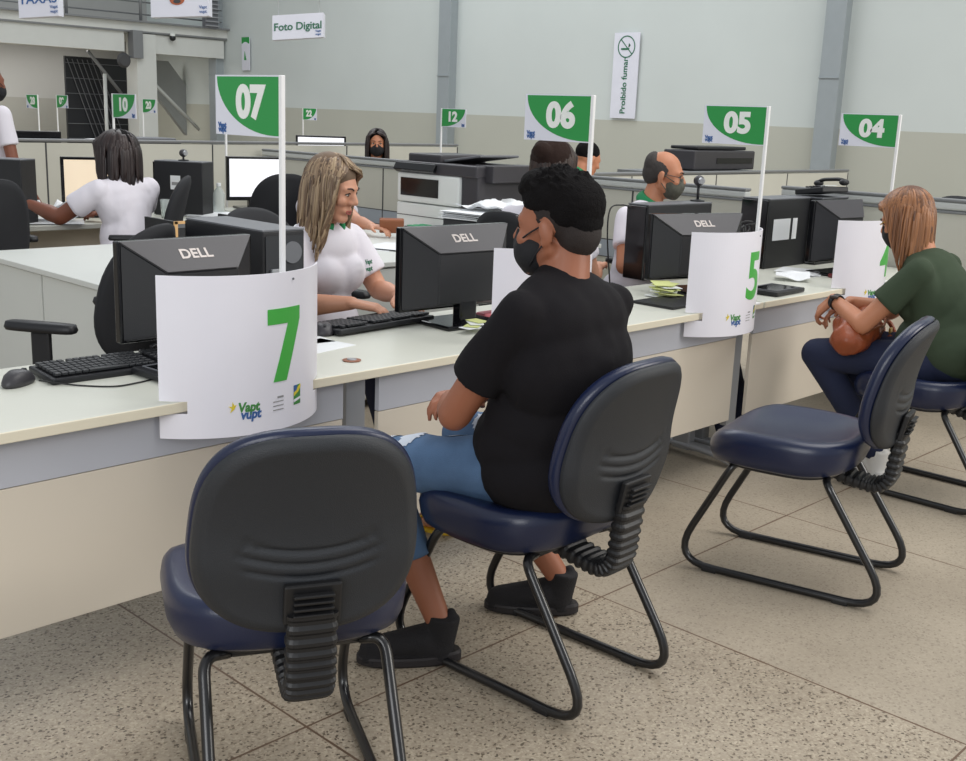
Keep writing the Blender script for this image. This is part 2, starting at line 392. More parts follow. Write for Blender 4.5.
# mezzanine
mz = link(bpy.data.objects.new('mezzanine', None)); mz['kind'] = 'structure'
box('floor_slab', (6.0, 21.5, 2.80), (14, 3.0, .2), M['concrete'], mz)
box('slab_edge', (6.0, 19.95, 2.83), (14, .1, .16), M['concrete'], mz)
box('floor_profile', (6.0, 19.9, 2.915), (14, .2, .03), M['railgrey'], mz)
box('floor_profile', (6.0, 19.93, 2.735), (14, .06, .03), M['railgrey'], mz)
box('beam', (4.8, 20.1, 2.54), (12, .3, .36), M['concrete'], mz)
box('beam', (12.1, 20.1, 2.53), (1.7, .3, .34), M['concrete'], mz)
box('bracket', (11.0, 19.9, 2.5), (.2, .2, .5), M['railgrey'], mz)
box('column', (11.22, 20.1, 1.35), (.40, .40, 2.7), M['concrete'], mz)
for k in range(4): tube('rail_bar', [(-1, 19.95, 3.05+.22*k), (12.9, 19.95, 3.05+.22*k)], .015, M['railgrey'], mz, 6)
for k in range(9): tube('rail_post', [(1.0+1.45*k, 19.95, 2.9), (1.0+1.45*k, 19.95, 3.8)], .03, M['railgrey'], mz, 8)
box('corner_truss', (12.55, 19.8, 3.4), (.28, .12, 1.0), M['midgrey'], mz)
for k in range(12): box('truss_rung', (12.55, 19.72, 2.95+.08*k), (.3, .04, .02), M['alu'], mz)
# staircase
st = link(bpy.data.objects.new('staircase', None)); st['kind'] = 'structure'
bm = BM(); prism(bm, [(0, 2.3), (.9, 2.3), (2.9, 0), (2.0, 0)], ((11.7, 21.6, 0), (1, 0, 0), (0, 0, 1)), 0, .12); obj('stringer', bm, M['stair'], st)
tube('handrail', [(11.5, 20.6, 2.05), (12.75, 20.6, .95)], .035, M['raillight'], st, 8)
bm = BM(); add_box(bm, (10.75, 21.0, 1.25), (1.25, .06, 2.0)); obj('glazed_screen', bm, M['darkglass'], st)
bm = BM()
for k in range(7): add_box(bm, (10.75, 20.94, .45+.28*k), (1.25, .02, .012))
for k in range(7): add_tube(bm, [(10.15+.1*k, 20.94, 2.2), (10.15+.1*k+.6, 20.94, .5)], .008, 5)
obj('screen_bars', bm, M['midgrey'], st)
tube('handrail', [(10.35, 20.5, 2.35), (11.0, 20.5, 1.6)], .035, M['railgrey'], st, 8)
tube('newel_post', [(10.62, 20.4, 0), (10.62, 20.4, 1.95)], .035, M['raillight'], st, 8)
# ceiling trusses above the frame carry the hanging signs
for i, (y) in enumerate((7.7, 16.5)):
    bm = BM(); add_tube(bm, [(-2, y, 4.3), (13, y, 4.3)], .04, 8); add_tube(bm, [(-2, y, 4.7), (13, y, 4.7)], .04, 8)
    for k in range(20): add_tube(bm, [(-2+.75*k, y, 4.3), (-2+.75*k+.375, y, 4.7)], .015, 6); add_tube(bm, [(-2+.75*k+.375, y, 4.7), (-2+.75*k+.75, y, 4.3)], .015, 6)
    o = obj('trim_%d' % (4+i), bm, M['steelcol'], kind='structure')

# ------------------------------------------------------------------ service counter
YF = 2.397
def worktop(name, x0, x1, label, y1=3.0):
    t = thing(name, label, 'counter', ((x0+x1)/2, (YF+y1)/2, 0))
    lx = x1-x0; cy = 0; d = y1-YF
    o = box('worktop', (0, 0, .7175), (lx, d, .025), M['beige_top'], t, bevel=.004)
    box('edge_strip', (0, -d/2-.002, .7175), (lx, .006, .026), M['edge'], t, bevel=.002)
    return t, lx, d
def undercarriage(t, x0, x1, px0, px1, d):
    cx = (x0+x1)/2
    box('grey_apron', ((px0+px1)/2-cx, -d/2+.053, .6455), (px1-px0, .018, .119), M['greyband'], t)
    box('modesty_panel', ((px0+px1)/2-cx, -d/2+.055, .4025), (px1-px0, .018, .361), M['cream'], t, bevel=.002)
def leg(t, lx_, d):
    l = box('leg', (lx_, 0, .36), (.05, .09, .66), M['alu'], t, bevel=.006)
    bm = BM(); add_tube(bm, fillet([(lx_, -d/2+.02, .02), (lx_, -d/4, .05), (lx_, d/4, .05), (lx_, d/2-.02, .02)], .08), .032, 10, .6)
    obj('leg_foot', bm, M['alu'], l, smooth=True)
t, lx, d = worktop('service_counter', -1.6, 4.18, 'long beige service counter with cream front panels at stations 7, 6 and 5')
undercarriage(t, -1.6, 4.18, -1.6, 1.965, d); undercarriage(t, -1.6, 4.18, 2.10, 4.07, d)
for x in (-.3, 2.03, 4.125): leg(t, x-1.29, d)
for x in (2.03, 4.12): box('leg_panel', (x-1.29, -.22, .44), (.07, .03, .5), M['alu'], t)
t, lx, d = worktop('service_counter', 4.195, 5.93, 'beige service counter where the woman in the green T-shirt sits, beyond the 5 panel')
undercarriage(t, 4.195, 5.93, 4.20, 5.92, d)
for x in (4.24, 5.86): leg(t, x-5.0625, d)

# curved number panels with slot over the counter edge
RP, SAG, HALF = .313, .1125, .2404; AM = math.asin(HALF/RP)
def arc_pt(xc, a, z, off=0): return Vector((xc+(RP+off)*math.sin(a), 2.43+RP-SAG-(RP+off)*math.cos(a), z))
def curved_panel(x0, num, label):
    xc = x0+HALF; base = Vector((xc, 2.35, .637)); t = thing('number_panel', label, 'sign', base, 0, 'curved number panels on the counter')
    zs = [.637, .67, .7015, .7335]+[.7335+(1.046-.7335)*k/10 for k in range(1, 11)]; na = 48; bm = BM(); g = {}
    for i in range(na+1):
        a = -AM+2*AM*i/na
        for j, z in enumerate(zs):
            for s in (0, 1): g[i, j, s] = bm.verts.new(arc_pt(xc, a, z, .004*s)-base)
    keep = set()
    for i in range(na):
        a = -AM+2*AM*(i+.5)/na
        for j in range(len(zs)-1):
            if j == 2 and arc_pt(xc, a, 1).y > YF-.012: continue
            keep.add((i, j))
    for (i, j) in keep:
        bm.faces.new((g[i, j, 0], g[i, j+1, 0], g[i+1, j+1, 0], g[i+1, j, 0])); bm.faces.new((g[i, j, 1], g[i+1, j, 1], g[i+1, j+1, 1], g[i, j+1, 1]))
        for (di, dj, v0, v1) in ((-1, 0, (0, 0), (0, 1)), (1, 0, (1, 0), (1, 1)), (0, -1, (0, 0), (1, 0)), (0, 1, (0, 1), (1, 1))):
            if (i+di, j+dj) not in keep:
                a_ = (i+v0[0], j+v0[1]); b_ = (i+v1[0], j+v1[1]); bm.faces.new((g[a_[0], a_[1], 0], g[b_[0], b_[1], 0], g[b_[0], b_[1], 1], g[a_[0], a_[1], 1]))
    for v in [v for v in bm.verts if not v.link_faces]: bm.verts.remove(v)
    obj('panel', bm, M['panelwhite'], t, smooth=False)
    def wrap(b2, a0, z0, off=.0045):
        for v in b2.verts:
            c = v.co.copy(); v.co = arc_pt(xc, a0+c.x/RP, z0+c.y, off+c.z)-base
        return b2
    def strips(b2, n_=9):
        for k in range(-n_, n_+1):
            g_ = b2.verts[:]+b2.edges[:]+b2.faces[:]; bmesh.ops.bisect_plane(b2, geom=g_, plane_co=(k*.012+.001, 0, 0), plane_no=(1, 0, 0))
        return b2
    def cut(b2):
        bmesh.ops.triangulate(b2, faces=b2.faces); bmesh.ops.subdivide_edges(b2, edges=[e for e in b2.edges if e.calc_length() > .08], cuts=2); return b2
    if num == '7':
        b2 = prism(BM(), [(-.057, .095), (.057, .095), (.057, .062), (.004, -.095), (-.040, -.095), (.010, .055), (-.057, .055)], ((0, 0, 0), (1, 0, 0), (0, 1, 0)), 0, .001)
    else: b2 = text_bm(num, .26, .006, .001)
    obj('number', wrap(strips(b2), R(10.5), .860), M['numgreen'], t)
    s_ = .034
    obj('logo_text', wrap(cut(text_bm('Vapt', s_, .0012, .001, shear=.15, xs=.9)), R(-10), .710), M['logogreen'], t)
    obj('logo_text', wrap(cut(text_bm('vupt', s_, .0012, .001, shear=.15, xs=.9)), R(-9), .691), M['logoblue'], t)
    obj('logo_spark', wrap(prism(BM(), [(0, 0), (.006, .012), (.001, .010), (-.004, .020), (-.005, .008), (-.014, .009), (-.006, .002), (-.010, -.008)], ((0, 0, 0), (1, 0, 0), (0, 1, 0)), 0, .001), R(-17), .708), M['logoyellow'], t)
    b2 = BM()
    for k, wd in enumerate((.02, .034, .034, .034)):
        add_box(b2, (.017-wd/2, .016-.011*k, .0005), (wd, .0022 if k else .005, .001))
    obj('small_print', wrap(b2, R(6), .708), M['textgrey'], t)
    fr = ((0, 0, 0), (1, 0, 0), (0, 1, 0))
    obj('badge', wrap(prism(BM(), [(-.014, -.026), (.014, -.026), (.014, .026), (-.014, .026)], fr, 0, .0008), R(19), .718), M['logogreen'], t)
    obj('badge_corner', wrap(prism(BM(), [(-.014, .008), (-.002, .013), (-.001, .026), (-.014, .026)], fr, 0, .0014), R(19), .718), M['logoblue'], t)
    obj('badge_stripe', wrap(prism(BM(), [(-.014, -.002), (.002, .006), (.014, .017), (.014, .026), (.001, .018), (-.014, .008)], fr, 0, .0014), R(19), .718), M['logoyellow'], t)
    obj('badge_base', wrap(prism(BM(), [(-.014, -.019), (.014, -.013), (.014, -.007), (-.014, -.012)], fr, 0, .0014), R(19), .718), M['panelwhite'], t)
    obj('screw', wrap(add_lathe(BM(), [(.003, 0), (.003, .002)], n=10), R(16), 1.026), M['midgrey'], t)
    return t
curved_panel(1.377, '7', 'curved white panel with a green 7 on the counter, behind the nearest chair')
curved_panel(2.557, '6', 'curved white panel on the counter half hidden behind the man in the black shirt')
curved_panel(3.655, '5', 'curved white panel with a green 5 on the counter')
curved_panel(4.84, '4', 'curved white panel on the counter in front of the woman in the green shirt')

def flag_sign(x, y, num, label, ztop=1.53, z0=.73, left=True, ph=None, w_=.30, h_=.155, base=True, lean=(0, 0)):
    t = thing('station_sign', label, 'sign', (x, y, z0), 0, 'green station number signs on white poles')
    H = ztop-z0
    box('pole', (0, 0, H/2), (.013, .013, H), M['polewhite'], t, bevel=.002)
    box('pole_base', (0, 0, .004), (.06, .06, .008), M['polewhite'], t, bevel=.002)
    # the plate lies in a plane of constant x; seen from -x its right side is -y
    sg = -1 if left else 1
    o = (-.004, 0, H)
    def P(u, v): return (sg*u, v)
    plate = BM(); prism(plate, [P(0.006, 0), P(w_, 0), P(w_, -h_), P(.006, -h_+.0)], ((.0, 0, H), (0, -1, 0), (0, 0, 1)), -.002, .002)
    obj('plate', plate, M['signwhite'], t)
    for sd, (ori, xd) in enumerate((((-.002, 0, H), (0, -1, 0)), ((.002, 0, H), (0, 1, 0)))):
        s2 = sg if sd == 0 else -sg
        curve = [(w_-.006-(w_-.05)*(1-math.cos(a)), -.002-(h_-.004)*math.sin(a)**1.0) for a in [R(90)*k/14 for k in range(15)]]
        curve = []
        for k in range(15):
            a = R(90)*k/14; curve.append((.03+(w_-.04)*math.cos(a), -.004-(h_-.008)*math.sin(a)))
        pl = [(.008, -.004)]+curve+[(.008, -h_+.004)]
        b2 = prism(BM(), [(s2*u, v) for u, v in pl], (ori, xd, (0, 0, 1)), 0, .0012); obj('green_field', b2, M['green'], t)
        fr = (Vector(ori)+Vector(xd)*s2*(.135)+Vector((0, 0, -.072)), xd, (0, 0, 1))
        text('number', num, .112, fr, M['textwhite'], t, bold=.0055, xs=1.12, off=.0018)
        fr = (Vector(ori)+Vector(xd)*s2*(w_-.032)+Vector((0, 0, -h_+.024)), xd, (0, 0, 1))
        text('logo', 'Vapt', .020, fr, M['logoblue'], t, bold=.0008, off=.001); fr = (fr[0]+Vector((0, 0, -.011)), xd, (0, 0, 1))
        text('logo', 'vupt', .020, fr, M['logoblue'], t, bold=.0008, off=.001)
    return t
flag_sign(1.726, 2.40, '07', 'green and white 07 flag sign on the white pole, at the left')
flag_sign(2.972, 2.40, '06', 'green and white 06 flag sign, above the head of the man in the black shirt')
flag_sign(4.085, 2.40, '05', 'green and white 05 flag sign on the leaning white pole')
flag_sign(5.29, 2.40, '04', 'green and white 04 flag sign above the woman in the green shirt')

# ------------------------------------------------------------------ visitor chairs
def visitor_chair(label):
    t = thing('visitor_chair', label, 'chair', (0, 0, 0), 0, 'navy sled-base visitor chairs')
    # seat
    def seat_warp(x, y, h):
        z = .425+h + .018*(x/.24)**2*(1 if h > .02 else .3) + (.022*max(0, (-y-.08)/.16)**2) - .028*max(0, (y-.10)/.13)**2*(1.3 if h > .02 else .7)
        return Vector((x, y+.03, z))
    out = superell(.51, .49, 2.9)
    obj('seat', pillow(out, [(0, -.040), (.5, -.040), (.86, -.040), (.94, -.030), (.98, -.006), (1.0, .026), (.985, .048), (.95, .060), (.89, .067), (.8, .067), (.6, .060), (.4, .057), (.2, .056), (0, .056)], seat_warp), M['vinyl'], t, smooth=True)
    obj('seat_pan', pillow(superell(.45, .43, 3), [(0, -.050), (.8, -.050), (.9, -.048), (.93, -.040), (.9, -.034), (0, -.034)], lambda x, y, h: Vector((x, y+.03, .425+h+(.022*max(0, (-y-.08)/.16)**2)-.02*max(0, (y-.10)/.13)**2)), 48), M['black'], t, smooth=True)
    # back: local plane (x, v) with v up; tilt backward
    W, Hh = .435, .425; zc, yc, tilt = .695, -.300, R(11)
    outb = superell(W, Hh, 2.8, taper=-.10)
    def back_warp(sgn):
        def f(x, v, h):
            curve = .035*(x/.21)**2            # wraps round the sitter
            yy = h*sgn + curve - .02*(v/.2)**2 + (.014 if v < -.05 else 0)*0
            return Vector((x, yc + yy*math.cos(tilt) - v*math.sin(tilt), zc + v*math.cos(tilt) + yy*math.sin(tilt)))
        return f
    obj('backrest', pillow(outb, [(0, .0), (.9, .0), (.985, .002), (1.0, .014), (.985, .028), (.94, .038), (.85, .043), (.6, .044), (.3, .045), (0, .045)], back_warp(1)), M['vinyl'], t, smooth=True)
    def shell_warp(x, v, h):
        g = 0
        if h > .015:
            for k in range(3):
                gv = -.030-.027*k + .045*(x/.2)**2
                g -= .0065*math.exp(-((v-gv)/.0048)**2)/(1+math.exp((abs(x)-.150+.012*k)/.006))
            g += .008*math.exp(-((v+.07)/.06)**2)
        return back_warp(-1)(x*.975, v*.975, h+g)
    lay = [(0, 0), (.97, .0), (1, .004), (.985, .012), (.94, .020), (.90, .024)]+[(.88-.02*k, .025) for k in range(44)]+[(0, .025)]
    sh = obj('back_shell', pillow(outb, lay, shell_warp, 120), M['shell'], t, smooth=True)
    # ribbed bellows bracket
    path = spline([(0, -.12, .372), (0, -.20, .355), (0, -.262, .352), (0, -.296, .385), (0, -.306, .45), (0, -.316, .54)], 13)
    bm = BM(); rings = []
    fr = frames([Vector(p) for p in path])
    for i, (p, (t_, s_, u_)) in enumerate(zip(path, fr)):
        rib = .0034*(1 if i % 4 < 2 else -.6); hw = .048+rib*.5; hh = .019+rib
        prof = superell(2*hw, 2*hh, 4)
        s_ = Vector((1, 0, 0)); u_ = s_.cross(t_)
        rings.append([bm.verts.new(p+s_*prof(2*PI*k/20)[0]+u_*prof(2*PI*k/20)[1]) for k in range(20)])
    for a, b in zip(rings, rings[1:]):
        for k in range(20): bm.faces.new((a[k], a[(k+1) % 20], b[(k+1) % 20], b[k]))
    bm.faces.new(rings[0][::-1]); bm.faces.new(rings[-1])
    obj('bellows_bracket', bm, M['rubber'], t)
    bm = BM()
    add_box(bm, (0, -.322, .560), (.108, .016, .085), bevel=.004, rot=Matrix.Rotation(tilt, 4, 'X'))
    for k in range(4): add_box(bm, (0, -.3345-.0032*k, .540+.014*k), (.076, .012, .006), bevel=.002, rot=Matrix.Rotation(tilt, 4, 'X'))
    obj('bracket_cover', bm, M['rubber'], t)
    # sled loops
    for s in (-1, 1):
        x = s*.185
        path = fillet([(x*.72, -.13, .380), (x, -.14, .380), (x*1.03, -.385, .0125), (x*1.03, .345, .0125), (x, .16, .380), (x*.72, .15, .380)], [.04, .15, .15, .05], 8)
        f = tube('sled_frame', path, .0125, M['tube'], t, 12)
        for yy in (-.225, .205): box('glide', (x*1.03, yy, .008), (.026, .05, .016), M['rubber'], f, bevel=.003)
    bm = BM(); add_tube(bm, [(-.14, -.13, .380), (.14, -.13, .380)], .011, 8); add_tube(bm, [(-.14, .15, .380), (.14, .15, .380)], .011, 8)
    obj('cross_bar', bm, M['tube'], t, smooth=True)
    return t
ch = visitor_chair('empty navy and grey visitor chair in front, seen from behind, before the number 7 panel')
ch.location = (1.325, 1.836, 0); ch.rotation_euler = (0, 0, R(-27))
dup(ch, (2.14, 1.86, 0), R(2), 'navy visitor chair that the man in the black shirt sits on')
dup(ch, (3.29, 1.70, 0), R(13), 'empty navy visitor chair between the man in black and the woman in green')
dup(ch, (4.50, 1.78, 0), R(0), 'navy visitor chair that the woman in the green shirt sits on, at the right edge')

# ------------------------------------------------------------------ office chairs
def office_chair(label, high=1.0, arms=True):
    t = thing('office_chair', label, 'chair', (0, 0, 0), 0, 'black staff swivel chairs')
    obj('seat', pillow(superell(.48, .46, 3), [(0, .42), (.9, .42), (1, .44), (.98, .47), (.85, .49), (0, .485)], lambda x, y, h: Vector((x, y, h)), 40), M['meshblack'], t, smooth=True)
    def bw(x, v, h): return Vector((x, -.24+h+.06*(x/.22)**2-.14*v-.03*(v/.25)**2, .80+v))
    obj('backrest', pillow(superell(.44, .50*high, 2.6, -.08), [(0, -.03), (.85, -.03), (.98, -.015), (1, 0), (.95, .02), (.8, .03), (0, .03)], bw, 48), M['meshblack'], t, smooth=True)
    box('back_support', (0, -.25, .50), (.07, .02, .26), M['black'], t, rot=Matrix.Rotation(R(8), 4, 'X'), bevel=.004)
    tube('gas_column', [(0, 0, .08), (0, 0, .43)], .03, M['black'], t, 12)
    for k in range(5):
        a = 2*PI*k/5+.3; c, s = math.cos(a), math.sin(a)
        l = tube('base_arm', [(0, 0, .11), (.14*c, .14*s, .10), (.29*c, .29*s, .075)], [.024, .02, .015], M['black'], t, 8)
        obj('castor', add_lathe(BM(), [(.024, -.02), (.026, 0), (.024, .02)], (.29*c, .29*s, .028), 12, 'Y'), M['black'], l)
    if arms:
        for s in (-1, 1):
            am = obj('armrest', pillow(superell(.065, .26, 4), [(0, 0), (.95, 0), (1, .01), (.95, .028), (0, .03)], lambda x, y, h: Vector((s*.27+x, .0+y, .700+h)), 32), M['black'], t, smooth=True)
            bm = BM(); add_box(bm, (s*.27, .0, .58), (.022, .07, .24), bevel=.008); add_box(bm, (s*.235, 0, .46), (.09, .06, .02), bevel=.004); obj('arm_support', bm, M['black'], am)
    return t
oc = office_chair('black swivel chair with armrests, empty, behind the number 7 monitor')
oc.location = (1.83, 3.72, 0); oc.rotation_euler = (0, 0, R(32))
for (x, y, rz, lab) in ((2.66, 3.60, 185, 'black swivel chair under the woman with highlighted hair'),
                       (4.56, 3.66, 172, 'black swivel chair behind the bald man in the mask'),
                       (2.36, 6.02, 0, 'black swivel chair backrest at the left edge'),
                       (3.26, 5.97, 58, 'black swivel chair behind the seated woman with dark bobbed hair'),
                       (4.36, 6.15, -20, 'black swivel chair in front of the white screen, behind the 07 pole'),
                       (6.75, 6.9, 150, 'black swivel chair rising behind the printer, at the far partition'),
                       (7.35, 2.95, 100, 'black swivel chair behind the head of the woman in green'),
                       (3.88, 3.42, -80, 'black swivel chair of the person with brown tied hair'),
                       (4.50, 6.0, 180, None), (8.3, 10.4, 180, 'black swivel chair far back below the number 22 sign')):
    if lab: dup(oc, (x, y, 0), R(rz), lab)

# ------------------------------------------------------------------ monitors
def monitor(label, loc, rz, name='monitor', lit=None, zlift=0, logo=True, w_=.47, h_=.31, tilt=0):
    """screen looks along local +y, its back along -y"""
    t = thing(name, label, 'monitor', loc, rz); zb = .065+zlift; zc = zb+h_/2
    T = Matrix.Translation((0, 0, zb)) @ Matrix.Rotation(tilt, 4, 'X') @ Matrix.Translation((0, 0, -zb))
    def tr(bm): bmesh.ops.transform(bm, matrix=T, verts=bm.verts); return bm
    bm = BM(); add_box(bm, (0, .012, zc), (w_, .03, h_), bevel=.005)
    obj('bezel', tr(bm), M['blackgloss'], t)
    bm = BM(); add_box(bm, (0, .0285, zc+.005), (w_-.04, .002, h_-.045)); obj('screen', tr(bm), lit or M['screendark'], t)
    # tapered back: loft
    A = [(-w_/2+.006, -.003, zb+.006), (w_/2-.006, -.003, zb+.006), (w_/2-.006, -.003, zb+h_-.004), (-w_/2+.006, -.003, zb+h_-.004)]
    B = [(-w_/2+.105, -.085, zb+.03), (w_/2-.105, -.085, zb+.03), (w_/2-.105, -.085, zb+h_-.085), (-w_/2+.105, -.085, zb+h_-.085)]
    bm = BM(); a = [bm.verts.new(v) for v in A]; b = [bm.verts.new(v) for v in B]
    bm.faces.new(a); bm.faces.new(b[::-1])
    for k in range(4): bm.faces.new((a[k], a[(k+1) % 4], b[(k+1) % 4], b[k]))
    bmesh.ops.bevel(bm, geom=bm.edges[:], offset=.004, segments=2, affect='EDGES')
    obj('back_housing', tr(bm), M['black'], t)
    # dull charcoal cap along the top slope, with the maker's letters
    a2, b2 = Vector(A[3]), Vector(A[2]); c2, d2 = Vector(B[2]), Vector(B[3])
    nn = (b2-a2).cross(d2-a2).normalized(); nn = nn if nn.z > 0 else -nn
    bm = BM(); q = [a2, b2, c2, d2]
    lo = [bm.verts.new(v+nn*.001) for v in q]; hi = [bm.verts.new(v+nn*.005) for v in q]
    bm.faces.new(lo); bm.faces.new(hi[::-1])
    for k in range(4): bm.faces.new((lo[k], lo[(k+1) % 4], hi[(k+1) % 4], hi[k]))
    obj('top_cap', tr(bm), M['charcoal'], t)
    if logo:
        c = (a2+b2+c2+d2)/4+nn*.0055; up = (a2-d2); up = (a2+b2-c2-d2).normalized()
        bm = text_bm('DELL', .047, .0012); place_bm(bm, (c, Vector((1, 0, 0)), up), .0); obj('maker_letters', tr(bm), M['dell'], t)
    bm = BM(); add_box(bm, (0, -.06, .10+zlift), (.075, .045, .17), bevel=.006); obj('neck', bm, M['blackgloss'], t)
    bm = BM(); add_box(bm, (0, -.03, .008+zlift*0), (.26, .20, .016), bevel=.006); obj('base', bm, M['blackgloss'], t)
    return t
Z0 = .73
monitor('black monitor seen from behind, left of the 7 panel, with silver letters', (1.735, 2.88, Z0), R(0), h_=.29, w_=.44, zlift=-.012)
mon6 = monitor('black monitor seen from behind, between the seated woman and the man in black', (2.75, 2.80, Z0), R(-4), h_=.29, w_=.49, zlift=-.01)
monitor('black monitor seen from behind, left of the 5 panel', (4.19, 2.76, Z0), R(-18), h_=.285, w_=.50, zlift=-.01)
monitor('black monitor on the far counter beside the telephone', (5.36, 2.70, Z0), R(-6), logo=False, h_=.31, w_=.42)

# ------------------------------------------------------------------ PC towers
def tower(label, loc, rz, w_=.18, d=.42, h=.36, lbl=True, ports=True):
    t = thing('computer_tower', label, 'computer', loc, rz)
    box('case', (0, 0, h/2), (w_, d, h), M['black'], t, bevel=.004)
    box('top_cover', (0, 0, h+.003), (w_, d, .006), M['midgrey'], t, bevel=.001)
    box('front_bezel', (0, d/2+.006, h/2), (w_-.006, .012, h-.006), M['blackgloss'], t, bevel=.003)
    if ports:
        bp = box('port_plate', (0, -d/2-.002, h*.5), (w_-.02, .004, h-.03), M['shell'], t)
        bm = BM()
        for k in range(5): add_box(bm, (-.03, -d/2-.008, .06+.035*k), (.05, .012, .018), bevel=.002)
        for k in range(4): add_box(bm, (.035, -d/2-.008, .06+.04*k), (.04, .010, .022), bevel=.002)
        obj('sockets', bm, M['alu'], bp)
        obj('fan_grille', add_lathe(BM(), [(.036, -.006), (.036, .0)], (.03, -d/2-.004, h-.07), 20, 'Y'), M['midgrey'], bp)
    if lbl:
        s = box('sticker', (-w_/2-.001, .02, h*.62), (.002, .07, .09), M['paper'], t)
        bm = BM(); add_box(bm, (-w_/2-.0025, .02, h*.60), (.001, .05, .02)); obj('print', bm, M['textgrey'], s)
    return t
tower('black computer tower with grey top, lying behind the number 7 monitor', (2.17, 3.24, Z0), 0, .165, .46, .33, lbl=False)
tower('black computer tower behind the number 5 monitor', (4.50, 3.12, Z0), R(88), .12, .5, .345, lbl=False, ports=False)
t5 = tower('black computer tower with two white paper notes, under the telephone', (5.38, 3.06, Z0), R(90), .16, .42, .355, lbl=False, ports=False)
for xx, ww in ((.06, .16), (-.08, .05)): pass
bm = BM(); add_box(bm, (-.082, .07, .20), (.002, .17, .11)); obj('paper_note', bm, M['paper'], t5)
bm = BM(); add_box(bm, (-.082, -.065, .20), (.002, .045, .11)); obj('paper_note', bm, M['paper'], t5)
tower('black computer tower with white sticker at the left edge, on the second desk row', (2.78, 6.62, Z0), R(35), .16, .34, .37, ports=False)
tower('black computer tower with white sticker, right of the woman with dark bobbed hair', (4.0, 6.66, Z0), R(32), .16, .34, .35, ports=False)

# ------------------------------------------------------------------ keyboards, mice
def keyboard(label, loc, rz):
    t = thing('keyboard', label, 'keyboard', loc, rz, None)
    b = BM(); add_box(b, (0, 0, .012), (.45, .155, .018), bevel=.005, rot=Matrix.Rotation(R(3), 4, 'X')); obj('keyboard_body', b, M['black'], t)
    bm = BM()
    for r_ in range(6):
        x = -.212; y = -.058+.0225*r_
        n_ = 0
        while x < .205:
            wk = .0165 if not (r_ == 0 and -.12 < x < -.02) else .11
            if r_ == 5 and n_ % 5 == 4: x += .008
            if .075 < x+wk and x < .085: x = .088; 
            add_box(bm, (x+wk/2, y, .0245+.0012*r_), (wk, .018, .008), bevel=.0015, seg=1); x += wk+.0022; n_ += 1
    obj('keys', bm, M['key'], t, kind='stuff'); return t
keyboard('black keyboard beside the mouse, left of the 7 panel', (1.475, 2.805, Z0), R(-2))
keyboard('black keyboard under the hands of the woman in the white polo', (2.47, 2.905, Z0), R(184))
def mouse(label, loc, rz, cable):
    t = thing('computer_mouse', label, 'mouse', loc, rz)
    def mw(x, y, h): return Vector((x*(1+.1*y/.05), y, h*(1-.35*(y/.058)**2)))
    obj('mouse_body', pillow(superell(.062, .112, 2.3), [(0, 0), (.9, 0), (1, .008), (.97, .018), (.85, .030), (.6, .037), (.3, .039), (0, .040)], mw, 40), M['charcoal'], t, smooth=True)
    obj('scroll_wheel', add_tube(BM(), [(-.004, .03, .028), (.004, .03, .028)], .01, 12), M['black'], t)
    if cable:
        Mi = (Matrix.Translation(loc) @ Matrix.Rotation(rz, 4, 'Z')).inverted()
        tube('cable', spline([Mi @ Vector(p) for p in cable], 8), .0022, M['cable'], t, 6)
    return t
mouse('dark mouse with a trailing cable on the counter, at the left edge', (1.185, 2.80, Z0), R(-55), [(1.225, 2.765, Z0+.012), (1.29, 2.70, Z0+.003), (1.36, 2.63, Z0+.003), (1.43, 2.63, Z0+.003), (1.50, 2.645, Z0+.003), (1.56, 2.62, Z0+.003), (1.66, 2.66, Z0+.003)])
mouse('dark mouse near the right hand of the woman in the white polo', (2.245, 2.895, Z0), R(150), None)

def signature_pad(label, loc, rz):
    t = thing('signature_pad', label, 'signature pad', loc, rz)
    box('pad_body', (0, 0, .012), (.26, .17, .02), M['black'], t, bevel=.005); box('pad_display', (0, 0, .0225), (.20, .12, .002), M['screendark'], t)
    bm = BM()
    for s in (-1, 1): add_box(bm, (0, s*.066, .0235), (.21, .006, .002)); add_box(bm, (s*.105, 0, .0235), (.006, .13, .002))
    obj('pad_trim', bm, M['midgrey'], t); return t
signature_pad('black signature pad half under the 7 panel', (1.60, 2.655, Z0), R(3))
signature_pad('flat black pad on the counter between the 5 panel and the papers', (4.48, 2.52, Z0), R(2))

# telephone
ph = thing('telephone', 'black desk telephone on top of the computer tower', 'telephone', (5.62, 3.02, Z0+.361), R(165))
ph.location = (5.74, 3.0, Z0+.361)
box('phone_box', (0, 0, .03), (.20, .2, .03), M['black'], ph, bevel=.006, rot=Matrix.Rotation(R(8), 4, 'X'))
bm = BM()
for i in range(3):
    for j in range(4): add_box(bm, (.0+.028*i, -.05+.026*j, .047+.0035*j), (.019, .015, .008), bevel=.002)
obj('keypad', bm, M['charcoal'], ph, kind='stuff')
box('display', (.03, .075, .062), (.09, .03, .006), M['raillight'], ph, rot=Matrix.Rotation(R(8), 4, 'X'))
bm = BM(); add_tube(bm, spline([(-.07, -.105, .065), (-.07, -.06, .085), (-.07, 0, .092), (-.07, .06, .095), (-.07, .105, .085)], 5), .013, 10, .8)
blob_e(bm, (-.07, -.09, .065), (.026, .028, .018)); blob_e(bm, (-.07, .09, .082), (.026, .028, .018))
obj('handset', bm, M['black'], ph, smooth=True)
# box under the telephone end so it rests fully on the tower and a modem box beside it
tower('second black computer tower under the telephone, beside the right partition', (5.76, 3.02, Z0), R(90), .2, .30, .355, lbl=False, ports=False)
